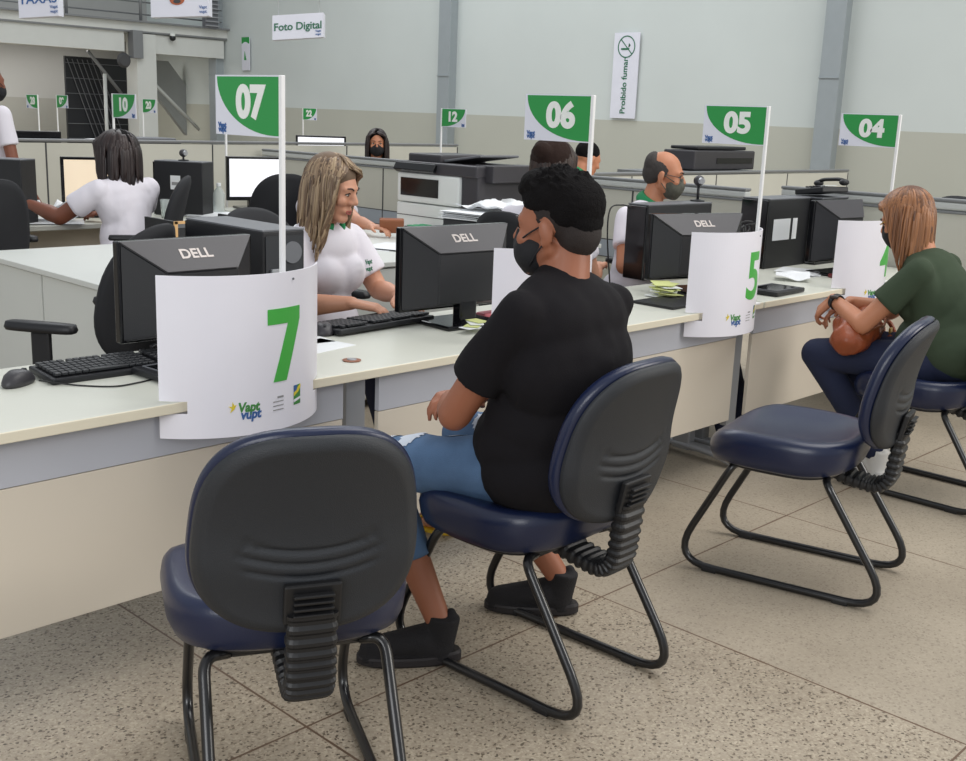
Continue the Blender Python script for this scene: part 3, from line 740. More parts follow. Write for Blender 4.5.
# webcams
def webcam(label, loc, rz, h=.16):
    t = thing('webcam', label, 'webcam', loc, rz)
    tube('stand', [(0, 0, 0), (0, 0, h*.5), (0.0, 0, h)], .007, M['black'], t, 8)
    obj('foot', add_lathe(BM(), [(.035, 0), (.035, .006), (.012, .01)]), M['black'], t)
    bm = BM(); blob_e(bm, (0, 0, h+.02), (.028, .024, .026)); hd = obj('camera_head', bm, M['charcoal'], t, smooth=True)
    obj('lens', add_lathe(BM(), [(.015, -.032), (.017, -.02)], (0, 0, h+.02), 14, 'Y'), M['metal'], hd)
    return t
webcam('webcam on a thin stand above the number 5 monitor', (4.72, 3.12, Z0+.351), R(-25), .08)
webcam('black webcam on the computer tower right of the woman with bobbed hair', (4.0, 6.66, Z0+.356), 0, .03)
# cable bundle and adapter at station 5
t = thing('cable_bundle', 'tangle of black cables behind the 5 panel, right of the monitor', 'cables', (4.72, 2.88, Z0))
random.seed(3)
for k in range(7):
    x0 = random.uniform(-.08, .06)
    tube('cable', spline([(x0, .08, .0), (x0+random.uniform(-.03, .03), .02, .12+.02*k), (x0+.05, -.02, .20+.012*k), (x0+.10, .0, .24), (x0+.15+.01*k, .02, .12), (x0+.17, .04, .004)], 6), .004, M['cable'], t, 6)
for k in range(4): box('connector', (-.06+.05*k, .02, .22-.02*k), (.025, .02, .04), M['raillight'], t, rz=.4*k, bevel=.003)
t = thing('cable_bundle', 'loop of black cable beside the bald man in the mask', 'cables', (4.06, 3.12, Z0))
tube('cable', spline([(0, 0, .0), (-.04, .0, .22), (-.03, .0, .335), (.05, .0, .35), (.12, .0, .34)], 8), .0035, M['cable'], t, 6)

# sticky notes & papers
def papers(label, loc, rz, n_, size, material, cat='paper', spread=.01, name='paper_sheet'):
    random.seed(int(abs(loc[0]*100))); bm = BM()
    for k in range(n_): add_box(bm, (random.uniform(-spread, spread), random.uniform(-spread, spread), .0008+.0022*k), (size[0], size[1], .0014), rz=random.uniform(-.12, .12)*(1 if n_ > 1 else 0))
    o = obj(name, bm, material); o.location = loc; o.rotation_euler = (0, 0, rz); return tag(o, label, cat)
def crumpled(label, loc, rz, size, material, cat='paper', name='paper_sheet', amp=.02):
    bm = BM(); bmesh.ops.create_grid(bm, x_segments=14, y_segments=14, size=.5)
    for v in bm.verts:
        v.co.x *= size[0]; v.co.y *= size[1]; v.co.z = amp*(.6+noise.noise(Vector((v.co.x*14+loc[0], v.co.y*14, loc[1])))) + amp*.3
    r_ = bmesh.ops.solidify(bm, geom=bm.faces[:], thickness=.002)
    o = obj(name, bm, material, smooth=False); o.location = loc; o.rotation_euler = (0, 0, rz); return tag(o, label, cat)
papers('printed white sheet on the counter right of the 7 panel', (2.10, 2.74, Z0), R(10), 1, (.21, .15), M['paper'])
o = papers('small printed strip beside the number 7 panel', (2.13, 2.83, Z0), R(-6), 1, (.16, .10), M['paper'])
n6 = thing('note_pile', 'pale yellow-green notes lying on the monitor base at station 6', 'notes', (2.69, 2.62, Z0+.016))
for k in range(4): box('note', (.02*k-.03, .01*k, .004+.004*k), (.07, .05, .002), M['yellownote'] if k % 2 else M['paper'], n6, rz=.5*k)
bm = BM(); add_box(bm, (0, 0, .012), (.09, .05, .02), bevel=.008); o = obj('pink_packet', bm, M['pink']); o.location = (2.93, 2.80, Z0); tag(o, 'small pink packet behind the number 6 monitor base', 'packet')
n5 = thing('note_pile', 'heap of pale yellow paper notes at the foot of the number 5 monitor', 'notes', (3.93, 2.72, Z0))
for k in range(9): box('note', (.018*math.sin(k*2.1), .018*math.cos(k*1.7), .006+.0065*k), (.13-.006*k, .085, .003), M['yellownote'] if k % 3 else M['paper'], n5, rot=Matrix.Rotation(.7*k, 4, 'Z') @ Matrix.Rotation(R(6*math.sin(k)), 4, 'X'))
box_tray = box('tray', (0, 0, .006), (.34, .2, .010), M['black']); box_tray.location = (3.84, 2.60, Z0); tag(box_tray, 'flat black tray in front of the number 5 monitor', 'tray')
papers('white sheets lying on the counter below the computer tower with notes', (5.22, 2.80, Z0), R(20), 6, (.21, .16), M['paper'], spread=.03)
crumpled('folded white sheet standing beside the 5 panel', (4.93, 2.68, Z0), R(30), (.13, .16), M['paper'], amp=.03)
rd = thing('stapler', 'dark red desk stapler on black tray, left of the fourth panel', 'stapler', (5.30, 2.55, Z0), R(60))
box('base', (0, 0, .01), (.05, .26, .02), M['redthing'], rd, bevel=.006); box('arm', (0, .01, .045), (.035, .2, .022), M['black'], rd, bevel=.006, rot=Matrix.Rotation(R(6), 4, 'X')); box('hinge', (0, -.09, .03), (.03, .03, .03), M['redthing'], rd)
# grommets on the counter
for (x, y, lab) in ((2.06, 2.52, 'small brown cable grommet in the counter right of the 7 panel'),):
    t = thing('cable_grommet', lab, 'grommet', (x, y, Z0)); obj('ring', add_lathe(BM(), [(.026, 0), (.028, .003), (.018, .004)], n=24), M['wallet'], t, smooth=False); obj('cap', add_lathe(BM(), [(.016, 0), (.014, .006)], n=20), M['alu'], t)
# wooden-edged box behind the tower
cr = thing('wooden_organizer', 'open desk organizer with light wooden edge behind the computer tower', 'organizer', (3.22, 5.08, Z0))
bm = BM(); add_box(bm, (0, 0, .134), (.46, .012, .014)); add_box(bm, (0, 0, .006), (.46, .012, .012)); add_box(bm, (-.222, 0, .07), (.018, .012, .14)); add_box(bm, (.222, 0, .07), (.018, .012, .14)); obj('frame', bm, M['wood'], cr, label='light wood front edge')
for s in (-1, 1): box('side', (s*.222, .15, .07), (.016, .29, .14), M['black'], cr)
box('inner_tray', (0, .15, .055), (.42, .27, .10), M['black'], cr)

# ------------------------------------------------------------------ storage table behind the staff
t = thing('storage_cabinet', 'long white storage cabinet with a wide white top, behind the staff seats', 'cabinet', (3.72, 4.79, 0))
box('top', (0, 0, .7175), (3.18, 1.26, .025), M['whitecab'], t, bevel=.003)
box('body', (.01, 0, .37), (3.10, 1.20, .66), M['whitecab'], t)
for k, y in enumerate((-.30, .30)):
    d_ = box('side_door', (-1.552, y, .375), (.018, .585, .64), M['whitecab'], t, bevel=.002)
for k in range(4):
    box('front_door', (-1.15+.775*k, -.612, .375), (.76, .018, .64), M['whitecab'], t, bevel=.002)
box('cable_slot', (.23, -.622, .66), (.06, .006, .03), M['seam'], t)
papers('white sheets on the storage cabinet beside the hand with the wallet', (4.05, 4.62, .73), R(20), 5, (.30, .21), M['paper'], spread=.04)
papers('stack of white sheets on the storage cabinet behind the 07 pole', (3.55, 4.50, .73), R(-20), 14, (.30, .21), M['paper'], spread=.03)
crumpled('rumpled white sheets on the storage cabinet left of the woman with highlighted hair', (3.72, 4.98, .73), R(30), (.42, .32), M['paper'], amp=.06)
st_ = thing('paper_tray', 'black paper tray on the storage cabinet in front of the printer', 'paper tray', (4.62, 4.42, .73))
box('tray_body', (0, 0, .06), (.46, .32, .12), M['black'], st_, bevel=.004); box('tray_shelf', (0, -.005, .15), (.46, .31, .006), M['charcoal'], st_); 
for s in (-1, 1): box('tray_side', (s*.226, 0, .15), (.008, .31, .07), M['black'], st_)
o = papers('thick pile of white sheets on the black paper tray', (4.63, 4.42, .887), R(4), 18, (.50, .34), M['paper'], spread=.025)
o = crumpled('loose white sheets curling on top of the pile, in front of the printer', (4.72, 4.45, .928), R(8), (.46, .30), M['paper'], amp=.035)
bx = thing('sticker_roll_box', 'small clear box with green labels on the storage cabinet, right of the wallet', 'box', (4.60, 5.0, .73))
box('box_body', (0, 0, .03), (.16, .1, .06), M['midgrey'], bx, bevel=.003)
for k in range(3): box('label_roll', (-.05+.05*k, 0, .05), (.035, .08, .03), M['greenleaf'], bx, bevel=.003)

# printer: white engine, dark scanner unit with paper output
pr_ = thing('laser_printer', 'large white and charcoal laser printer on the storage cabinet', 'printer', (4.98, 5.08, .73), R(-90))
box('lower_cassette', (0, 0, .09), (.56, .50, .17), M['offwhite'], pr_, bevel=.01)
box('cassette_line', (0, -.252, .10), (.54, .003, .004), M['seam'], pr_)
box('engine', (.0, 0, .27), (.56, .50, .18), M['offwhite'], pr_, bevel=.015)
box('front_window', (-.07, -.253, .275), (.34, .006, .11), M['blackgloss'], pr_, bevel=.002)
box('side_unit', (.345, 0, .27), (.14, .46, .20), M['charcoal'], pr_, bevel=.008)
box('scanner_body', (.06, .0, .395), (.72, .50, .07), M['charcoal'], pr_, bevel=.01)
box('document_feeder', (-.12, .03, .45), (.30, .40, .055), M['charcoal'], pr_, bevel=.012)
box('feeder_tray', (.18, .03, .462), (.32, .34, .014), M['midgrey'], pr_, bevel=.004, rot=Matrix.Rotation(R(-8), 4, 'Y'))
box('output_wing', (.40, .03, .385), (.16, .40, .10), M['charcoal'], pr_, bevel=.006)
box('control_panel', (-.1, -.262, .395), (.36, .03, .05), M['blackgloss'], pr_, bevel=.004, rot=Matrix.Rotation(R(-30), 4, 'X'))

# ------------------------------------------------------------------ partitions
def partition(label, p0, p1, ztop, nseam, band=None, end=False, cap=.07, ret=None):
    p0 = Vector((*p0, 0)); p1 = Vector((*p1, 0)); L = (p1-p0).length; a = math.atan2(p1.y-p0.y, p1.x-p0.x)
    t = thing('partition', label, 'partition', (p0+p1)/2, a)
    n_ = nseam
    for k in range(n_):
        w_ = L/n_
        pnl = box('panel', (-L/2+w_*(k+.5), 0, (ztop-cap)/2+.03), (w_-.012, .05, ztop-cap-.06), M['partition'], t, bevel=.002)
        if band: box('band', (0+(-L/2+w_*(k+.5)), 0, band), (w_-.014, .056, .11), M['pband'], pnl); 
    if band:
        for z in (band-.058, band+.058): box('groove', (0, 0, z), (L, .058, .006), M['seam'], t)
    for k in range(n_+1): box('post', (-L/2+L/n_*k, 0, (ztop-cap)/2), (.012, .054, ztop-cap), M['seam'], t)
    bm = BM(); add_box(bm, (0, 0, ztop-cap*.5), (L+.02, .062, cap*.55), bevel=.01); obj('cap_light', bm, M['raillight'] if cap > .05 else M['railgrey'], t)
    box('cap_top', (0, 0, ztop-.008), (L+.024, .066, .018), M['railgrey'], t, bevel=.006)
    if cap > .05: box('cap_bottom', (0, 0, ztop-cap+.006), (L+.024, .066, .014), M['railgrey'], t, bevel=.004)
    return t
partition('long cream partition with thin grey top rail behind the woman with bobbed hair', (1.0, 8.7), (8.5, 8.7), 1.145, 5, cap=.03)
partition('cream partition with double grey rail behind the laser printer and the balding man', (6.0, 8.6), (6.0, 3.62), 1.085, 6, band=.62, cap=.075)
partition('cream partition with a double grey rail at the right edge, behind the woman in green', (5.99, 3.36), (5.99, -1.5), 1.118, 3, cap=.075)
pt3 = partition('low cream partition with thin grey rail below the right wall column', (6.1, 5.5), (11.0, 5.5), 1.055, 4, cap=.03)
# ledge with black printer behind it
t = thing('side_cabinet', 'cream side cabinet carrying a black printer behind the bald man', 'cabinet', (8.75, 5.85, 0)); box('body', (0, 0, .51), (1.6, .45, 1.02), M['cream'], t); box('top', (0, 0, 1.03), (1.64, .48, .025), M['railgrey'], t)
t = thing('inkjet_printer', 'wide black printer behind the 05 sign', 'printer', (9.0, 5.85, 1.043))
box('printer_body', (0, 0, .095), (1.0, .34, .17), M['charcoal'], t, bevel=.012); box('printer_lid', (.0, .02, .20), (.8, .3, .03), M['black'], t, bevel=.01); box('output_slot', (.15, -.172, .09), (.6, .006, .05), M['blackgloss'], t)

# second row of desks
def back_desk(label, x0, x1, y0, y1, front=True):
    t = thing('desk', label, 'desk', ((x0+x1)/2, (y0+y1)/2, 0)); lx = x1-x0; ly = y1-y0
    box('desk_top', (0, 0, .715), (lx, ly, .03), M['beige_top'], t, bevel=.004)
    if front: box('modesty_panel', (0, ly*.35, .42), (lx-.1, .018, .5), M['cream'], t)
    for s in (-1, 1): box('leg', (s*(lx/2-.05), 0, .35), (.05, ly*.7, .70), M['alu'], t, bevel=.004)
back_desk('beige desk in the second row, in front of the seated woman with bobbed hair', 1.6, 4.30, 6.38, 7.0)
back_desk('beige desk in the third row at the far left, behind the partition', 2.4, 5.4, 8.75, 9.4)
back_desk('beige desk in the third row behind the partition, below the far screen', 5.9, 9.0, 8.85, 9.5)
back_desk('beige desk end under the white screen behind the 07 pole', 4.46, 5.4, 6.6, 7.05, False)
papers('white sheets under the hand of the woman with bobbed hair', (2.95, 6.62, .73), R(-30), 4, (.50, .30), M['paper'], spread=.05)
crumpled('white form held up at the computer tower by the woman with bobbed hair', (3.02, 6.60, .74), R(-30), (.45, .25), M['paper'], amp=.09)
papers('small pile of white papers on the second row desk by the bottle', (4.15, 6.52, .73), R(20), 8, (.30, .22), M['paper'], spread=.03)
monitor('monitor with a bright screen behind the 07 pole', (4.70, 6.86, .73), R(165), lit=M['screen'], logo=False, w_=.44)
monitor('monitor with a tan bright screen left of the woman with bobbed hair', (3.42, 6.76, .73), R(160), lit=M['screen2'], logo=False, w_=.40)
bt = thing('water_bottle', 'clear plastic bottle beside the white screen', 'bottle', (4.24, 6.62, .73))
gm = bpy.data.materials.new('clear_plastic'); gm.use_nodes = True; gb = gm.node_tree.nodes['Principled BSDF']; gb.inputs['Base Color'].default_value = (.82, .87, .86, 1); gb.inputs['Roughness'].default_value = .15; gb.inputs['Transmission Weight'].default_value = .7; gb.inputs['IOR'].default_value = 1.1
obj('bottle_body', add_lathe(BM(), [(.036, 0), (.04, .02), (.04, .13), (.03, .16), (.014, .18), (.014, .195)], n=20), gm, bt, smooth=True); obj('bottle_cap', add_lathe(BM(), [(.016, .19), (.016, .21)], n=16), M['paper'], bt)
t = thing('fingerprint_reader', 'slim black upright device with a silver knob beside the computer tower', 'device', (4.13, 6.86, .73))
box('body', (0, 0, .13), (.05, .12, .26), M['black'], t, bevel=.008); obj('knob', add_lathe(BM(), [(.02, -.075), (.02, -.05)], (0, 0, .23), 14, 'Y'), M['metal'], t); box('foot', (0, 0, .006), (.10, .16, .012), M['black'], t, bevel=.003)
t = thing('glass_cup', 'pale blue plastic cup beside the computer tower in the second row', 'cup', (3.78, 6.52, .73)); 
bm = add_lathe(BM(), [(.028, 0), (.036, .12), (.033, .12), (.025, .006)], n=20); o = obj('cup_body', bm, gm, t, smooth=True)

# far desk things (third row)
monitor('far monitor with a white screen beyond the partition, left of the far masked person', (7.05, 9.15, .73+.12), R(150), lit=M['screen'], logo=False, w_=.5, h_=.28)
box('monitor_riser', (7.05, 9.15, .79), (.4, .3, .12), M['black']); tag(bpy.data.objects['monitor_riser'], 'black riser under the far white screen', 'riser')
monitor('dark far monitor at the left, below the number 09 sign', (4.05, 9.05, .73+.10), R(170), logo=False, h_=.3)
box('desk_riser', (4.05, 9.08, .78), (.4, .3, .10), M['black']); tag(bpy.data.objects['desk_riser'], 'black riser under the dark far monitor at the left', 'riser')
def far_printer(label, x, y, z=.73, mt='offwhite', s=(.42, .36, .36)):
    t = thing('desktop_printer', label, 'printer', (x, y, z)); box('printer_body', (0, 0, s[2]*.45), (s[0], s[1], s[2]*.9), M[mt], t, bevel=.02); box('paper_slot', (0, -s[1]/2-.003, s[2]*.5), (s[0]*.7, .006, .05), M['blackgloss'], t); box('lid', (0, .02, s[2]*.93), (s[0]*.9, s[1]*.8, .03), M['midgrey'], t, bevel=.008)
far_printer('pale desktop printer beyond the partition beside the standing person', 3.45, 9.1, mt='offwhite', s=(.45, .36, .42))
far_printer('low black printer beyond the partition under the number 10 sign', 5.1, 9.1, mt='black', s=(.5, .36, .44))
papers('white card standing out on the far desk left of the dark lattice', (4.55, 8.95, 1.14), 0, 1, (.14, .1), M['paper'])
t = thing('box_file', 'black file box under the white card on the far desk', 'box', (4.55, 8.98, .73)); box('box_body', (0, 0, .2), (.3, .26, .40), M['black'], t, bevel=.006); box('box_label', (0, -.131, .25), (.1, .002, .1), M['paper'], t)
# black monitor and beige stand right of the printer
back_desk('beige desk behind the rail, right of the printer', 5.7, 7.0, 5.3, 5.42+.4, False) if False else None
t = thing('beige_pedestal', 'beige pedestal with dark box right of the laser printer', 'pedestal', (5.76, 5.3, 0)); box('pedestal_body', (0, 0, .44), (.26, .4, .88), M['cream'], t, bevel=.004); box('pedestal_drawer', (0, -.203, .6), (.24, .008, .2), M['cream'], t, bevel=.002)
t = thing('black_device', 'black boxy device on the beige pedestal, left of the brown-haired head', 'device', (5.76, 5.3, .88)); box('device_body', (0, 0, .11), (.22, .3, .20), M['black'], t, bevel=.006); box('device_lid', (0, .0, .225), (.2, .26, .02), M['midgrey'], t, bevel=.006); box('device_screen', (0, -.152, .12), (.16, .004, .1), M['blackgloss'], t)

# distant number signs (poles on the far counters)
flag_sign(3.72, 7.05, '10', 'green number 10 sign above the woman with bobbed hair', ztop=1.50, z0=0, left=False)
flag_sign(6.9, 7.25, '12', 'green number 12 sign beside the left wall column', ztop=1.50, z0=0, left=False)
flag_sign(6.81, 12.2, '20', 'small far green number 20 sign in front of the white column', ztop=1.49, z0=0, left=False)
flag_sign(6.58, 13.9, '09', 'small far green number 09 sign against the grey wall', ztop=1.50, z0=0, left=False)
flag_sign(5.95, 13.05, '28', 'small far green number 28 sign against the grey wall, leftmost of all', ztop=1.49, z0=0, left=True)
flag_sign(9.37, 12.55, '22', 'tiny far green number 22 sign right of the 07 pole', ztop=1.46, z0=0, left=False)
flag_sign(5.45, 8.9, '11', 'plain white pole behind the lower edge of the 07 sign', ztop=1.30, z0=0, left=False, w_=.012, h_=.01) if False else None
t = thing('white_pole', 'thin white pole standing below the 07 sign, far behind', 'pole', (4.68, 7.2, 0)); box('pole_shaft', (0, 0, .68), (.013, .013, 1.36), M['polewhite'], t); box('pole_foot', (0, 0, .005), (.1, .1, .01), M['polewhite'], t)

# wall banners
t = thing('wall_banner', 'tall pale banner on the right wall with a no-smoking circle and vertical words', 'banner', (12.965, 9.93, 2.07))
box('banner_sheet', (0, 0, 0), (.012, .44, 1.16), M['signwhite'], t)
bfr = (Vector((-.009, .0, -.14)), (0, 0, 1), (0, 1, 0))
text('banner_words', 'Proibido fumar', .125, bfr, M['textgreen'], t, bold=.002)
bm = BM(); n_ = 40
for k in range(n_):
    a0, a1 = 2*PI*k/n_, 2*PI*(k+1)/n_
    prism(bm, [(.15*math.cos(a0), .15*math.sin(a0)), (.15*math.cos(a1), .15*math.sin(a1)), (.135*math.cos(a1), .135*math.sin(a1)), (.135*math.cos(a0), .135*math.sin(a0))], ((-.008, 0, .39), (0, -1, 0), (0, 0, 1)), 0, .002)
prism(bm, [(-.10, .09), (-.09, .10), (.10, -.09), (.09, -.10)], ((-.008, 0, .39), (0, -1, 0), (0, 0, 1)), 0, .002)
obj('no_smoking_ring', bm, M['textgreen'], t)
bm = prism(BM(), [(-.09, -.012), (.05, -.012), (.05, .012), (-.09, .012)], ((-.008, 0, .36), (0, -1, 0), (0, 0, 1)), 0, .003); prism(bm, [(.03, .02), (.07, .05), (.04, .08), (.055, .03)], ((-.008, 0, .36), (0, -1, 0), (0, 0, 1)), 0, .003)
obj('cigarette', bm, M['textgreen'], t)
t = thing('wall_sign', 'small green and white sign high on the right wall, above the 07 sign', 'sign', (12.96, 19.2, 2.45))
box('sign_sheet', (0, 0, 0), (.012, .26, .62), M['signwhite'], t); box('sign_header', (-.008, 0, .25), (.004, .26, .12), M['green'], t)
obj('sign_arch', add_lathe(BM(), [(.001, -.008), (.11, -.008), (.11, -.011)], n=24) if False else prism(BM(), [(.13*math.cos(a), .10*math.sin(a)) for a in [PI*k/16 for k in range(17)]]+[(-.13, -.01), (.13, -.01)], ((-.0105, 0, .12), (0, -1, 0), (0, 0, 1)), 0, .002), M['signwhite'], t)
bm = prism(BM(), [(-.05, -.12), (.03, -.12), (-.03, .05)], ((-.008, 0, 0), (0, -1, 0), (0, 0, 1)), 0, .003); obj('sign_mark', bm, M['green'], t)

# hanging triangular signs
def hanging_sign(label, a, b, h, words, wmat, size, extra=None, toph=4.3, ytruss=7.7):
    a = Vector(a); b = Vector(b); L = (b-a).length; xd = (b-a).normalized(); zc = (a+b)/2
    t = thing('hanging_sign', label, 'sign', zc, 0)
    back = Vector((0, 0, 1)).cross(xd); 
    if back.dot(Vector((.7, .7, 0))) < 0: back = -back
    tri = [(0, 0), (.07, 0), (.035, 0)]
    bm = BM(); o_ = -xd*L/2
    p = [Vector((0, 0, h/2)), Vector((0, 0, -h/2)), back*.12+Vector((0, 0, -h/2)), back*.12+Vector((0, 0, h*.45))]
    A = [bm.verts.new(v+o_) for v in p]; B = [bm.verts.new(v-o_) for v in p]
    bm.faces.new(A); bm.faces.new(B[::-1])
    for k in range(4): bm.faces.new((A[k], A[(k+1) % 4], B[(k+1) % 4], B[k]))
    obj('sign_body', bm, M['signwhite'], t)
    nrm = xd.cross(Vector((0, 0, 1)))
    fr = (Vector((0, 0, 0))+nrm*.002, xd, (0, 0, 1))
    if words: text('sign_words', words, size, fr, M[wmat], t, bold=.0015)
    text('sign_logo', 'Vapt\nvupt', h*.13, (nrm*.002+xd*(L*.40)+Vector((0, 0, -h*.3)), xd, (0, 0, 1)), M['logoblue'], t, bold=.0005)
    if extra: extra(t, nrm, xd)
    for s in (-1, 1):
        q = xd*s*L*.4+back*.05; tube('wire', [q+Vector((0, 0, h*.4)), Vector((q.x, q.y, toph+.04-zc.z))], .0025, M['raillight'], t, 5)
    return t
hanging_sign('white hanging sign reading Foto Digital', (5.54, 7.83, 2.075), (5.83, 7.54, 2.115), .19, 'Foto Digital', 'textgreen', .082)
def fruit(t, nrm, xd):
    fr = (nrm*.003+Vector((0, 0, .0))-xd*.02, xd, Vector((0, 0, 1)))
    obj('emblem', prism(BM(), [(.06*math.cos(a), .04*math.sin(a)) for a in [2*PI*k/18 for k in range(18)]], fr, 0, .002), M['orange'], t)
    obj('emblem_leaf', prism(BM(), [(-.05, .02), (0, .06), (.05, .02), (0, .0)], fr, .002, .003), M['logoyellow'], t)
    obj('emblem_centre', prism(BM(), [(.03*math.cos(a), .016*math.sin(a)-.012) for a in [2*PI*k/12 for k in range(12)]], fr, .003, .004), M['seam'], t)
hanging_sign('white hanging sign at the top left with large blue letters', (4.13, 9.32, 2.21), (4.35, 9.09, 2.24), .27, 'TAXAS', 'logoblue', .10, ytruss=7.7)
hanging_sign('white hanging sign with a small brown and yellow emblem, at the top', (4.87, 8.55, 2.25), (5.20, 8.22, 2.28), .26, None, 'logoblue', .1, extra=fruit)
t = thing('orange_banner', 'orange banner hanging at the top left corner', 'panel', (4.6, 10.8, 2.30)); box('panel_board', (-.35, .0, .05), (.5, .03, .24), M['orange'], t, rz=R(-50)); tube('wire', [(-.35, 0, .15), (-.35, 0, 2.3)], .003, M['raillight'], t, 5)
t = thing('security_camera', 'small dark dome camera under the mezzanine beside the white column', 'camera', (11.75, 19.85, 2.70)); obj('camera_mount', add_lathe(BM(), [(.05, 0), (.05, .05)]), M['offwhite'], t); bm = BM(); blob_e(bm, (0, 0, -.03), (.06, .06, .06)); obj('camera_dome', bm, M['black'], t, smooth=True)
t = thing('wall_speaker', 'dark round fan on the bracket beside the white column', 'fan', (10.75, 19.9, 2.2)); obj('fan_guard', add_lathe(BM(), [(.10, -.05), (.14, 0), (.10, .05)], n=24, axis='Y'), M['seam'], t); tube('fan_arm', [(0, 0, 0), (.2, .05, .1)], .02, M['midgrey'], t, 8)

# ------------------------------------------------------------------ people
def V(*a): return Vector(a)
def hand(bm, wrist, d, palm_n, thumb, curl=.5, sc=1.0, spread=.12):
    """d = pointing direction, palm_n = out of the palm, thumb = side where the thumb leaves"""
    d = Vector(d).normalized(); n_ = Vector(palm_n); n_ = (n_-d*n_.dot(d)).normalized(); s = d.cross(n_)
    if s.dot(Vector(thumb)) < 0: s = -s
    w0 = Vector(wrist)
    for q, e in ((.0, 1.0), (-.022, .95), (.022, .95)):
        blob_c(bm, w0+s*q*.6*sc, w0+d*.085*sc+s*q*sc*1.15, .019*sc, .0155*sc, .8, side=n_)
    fl = ((.030, .070, .0088), (.010, .078, .0092), (-.011, .072, .0088), (-.031, .057, .0078))
    for k, (off, L, r_) in enumerate(fl):
        p = w0+d*(.088-.006*abs(k-1.2))*sc+s*off*sc; ang = curl*.5; dd = (d+s*off*spread*8).normalized()
        for j, f in enumerate((.45, .30, .25)):
            ax = dd*math.cos(ang)+n_*math.sin(ang); q = p+ax*L*f*sc
            blob_c(bm, p, q, r_*sc*(1-.08*j), r_*sc*(.94-.10*j), n=10); p = q; ang += curl*(.9-.15*j)
    p = w0+d*.022*sc+s*.026*sc; a1 = (s*.75+d*.6+n_*.25*(.4+curl)).normalized(); q = p+a1*.042*sc
    blob_c(bm, p, q, .0145*sc, .0105*sc, n=10); a2 = (d*.85+s*.25+n_*.5*curl).normalized(); blob_c(bm, q, q+a2*.032*sc, .0105*sc, .0085*sc, n=10)

def head_mat(c, yaw, pitch, roll=0):
    return Matrix.Translation(c) @ Matrix.Rotation(yaw, 4, 'Z') @ Matrix.Rotation(pitch, 4, 'X') @ Matrix.Rotation(roll, 4, 'Y')
def head_blobs(bm, Hm, female=False, chub=0.0, nose=1.0):
    t = BM()
    blob_e(t, (0, -.012, .036), (.074, .092, .084)); blob_e(t, (0, .025, .012), (.066, .066, .075))
    blob_e(t, (0, .032, -.035), (.054+chub, .052, .078)); blob_e(t, (0, .066, -.092), (.022, .020, .019))
    for s in (-1, 1):
        blob_c(t, (s*.056, -.005, -.045), (s*.018, .062, -.092), .020+chub, .017)
        blob_c(t, (s*.012, .084, .026), (s*.044, .070, .024), .0115, .010)
        blob_e(t, (s*.037, .064, -.022), (.025, .022, .022)); blob_e(t, (s*.0115, .096, -.026), (.0085, .009, .0075))
        blob_e(t, (s*.079, -.008, -.004), (.0085, .017, .031), Euler((R(-12), 0, R(s*-22))).to_matrix()); blob_e(t, (s*.077, -.002, -.028), (.009, .010, .012))
        blob_e(t, (s*.031, .0705, .006), (.0165, .013, .012))
    blob_c(t, (0, .084, .016), (0, .1035, -.020), .0085*nose, .0125*nose); blob_e(t, (0, .105*1.0, -.021), (.0115*nose, .0095*nose, .0095*nose))
    blob_c(t, (-.020, .074, -.058), (.020, .074, -.058), .013, .013); blob_e(t, (0, .084, -.055), (.016, .0065, .005)); blob_e(t, (0, .083, -.064), (.015, .0065, .0055))
    bmesh.ops.transform(t, matrix=Hm, verts=t.verts); me = bpy.data.meshes.new('h'); t.to_mesh(me); t.free(); bm.from_mesh(me); bpy.data.meshes.remove(me)
def face_parts(Hm, body, skin, open_=True, lips=True, brow='hairdark'):
    def put(bm, name, mt):
        bmesh.ops.transform(bm, matrix=Hm, verts=bm.verts); return obj(name, bm, mt, body, smooth=True)
    for s in (-1, 1):
        bm = BM(); blob_e(bm, (s*.031, .0755, .005), (.0125, .0095, .0065), sub=3); e = put(bm, 'eye', M['eyewhite'])
        bm = BM(); blob_e(bm, (s*.030, .0835, .0035), (.0052, .0022, .0052)); put(bm, 'iris', M['iris'])
        bm = BM(); add_tube(bm, spline([(s*.017, .0805, .0035), (s*.025, .0862, .0105), (s*.034, .0850, .0105), (s*.045, .0760, .0035)], 4), [.0012]+[.0022]*11+[.0012], 6); put(bm, 'upper_lashes', M['hairblack'])
        bm = BM(); add_tube(bm, spline([(s*.013, .0935, .0225), (s*.028, .0905, .0305), (s*.045, .0765, .0265)], 5), [.002]+[.0036]*8+[.0026, .001], 6, .7); put(bm, 'eyebrow', M[brow])
    if lips:
        bm = BM(); add_tube(bm, spline([(-.021, .083, -.0595), (-.010, .0895, -.0565), (0, .0900, -.058), (.010, .0895, -.0565), (.021, .083, -.0595)], 4), [.0012]+[.0036]*15+[.0012], 8, .8)
        add_tube(bm, spline([(-.018, .0835, -.062), (-.009, .0885, -.0665), (0, .0895, -.0675), (.009, .0885, -.0665), (.018, .0835, -.062)], 4), [.0012]+[.0038]*15+[.0012], 8, .8); put(bm, 'lips', M['lip'])
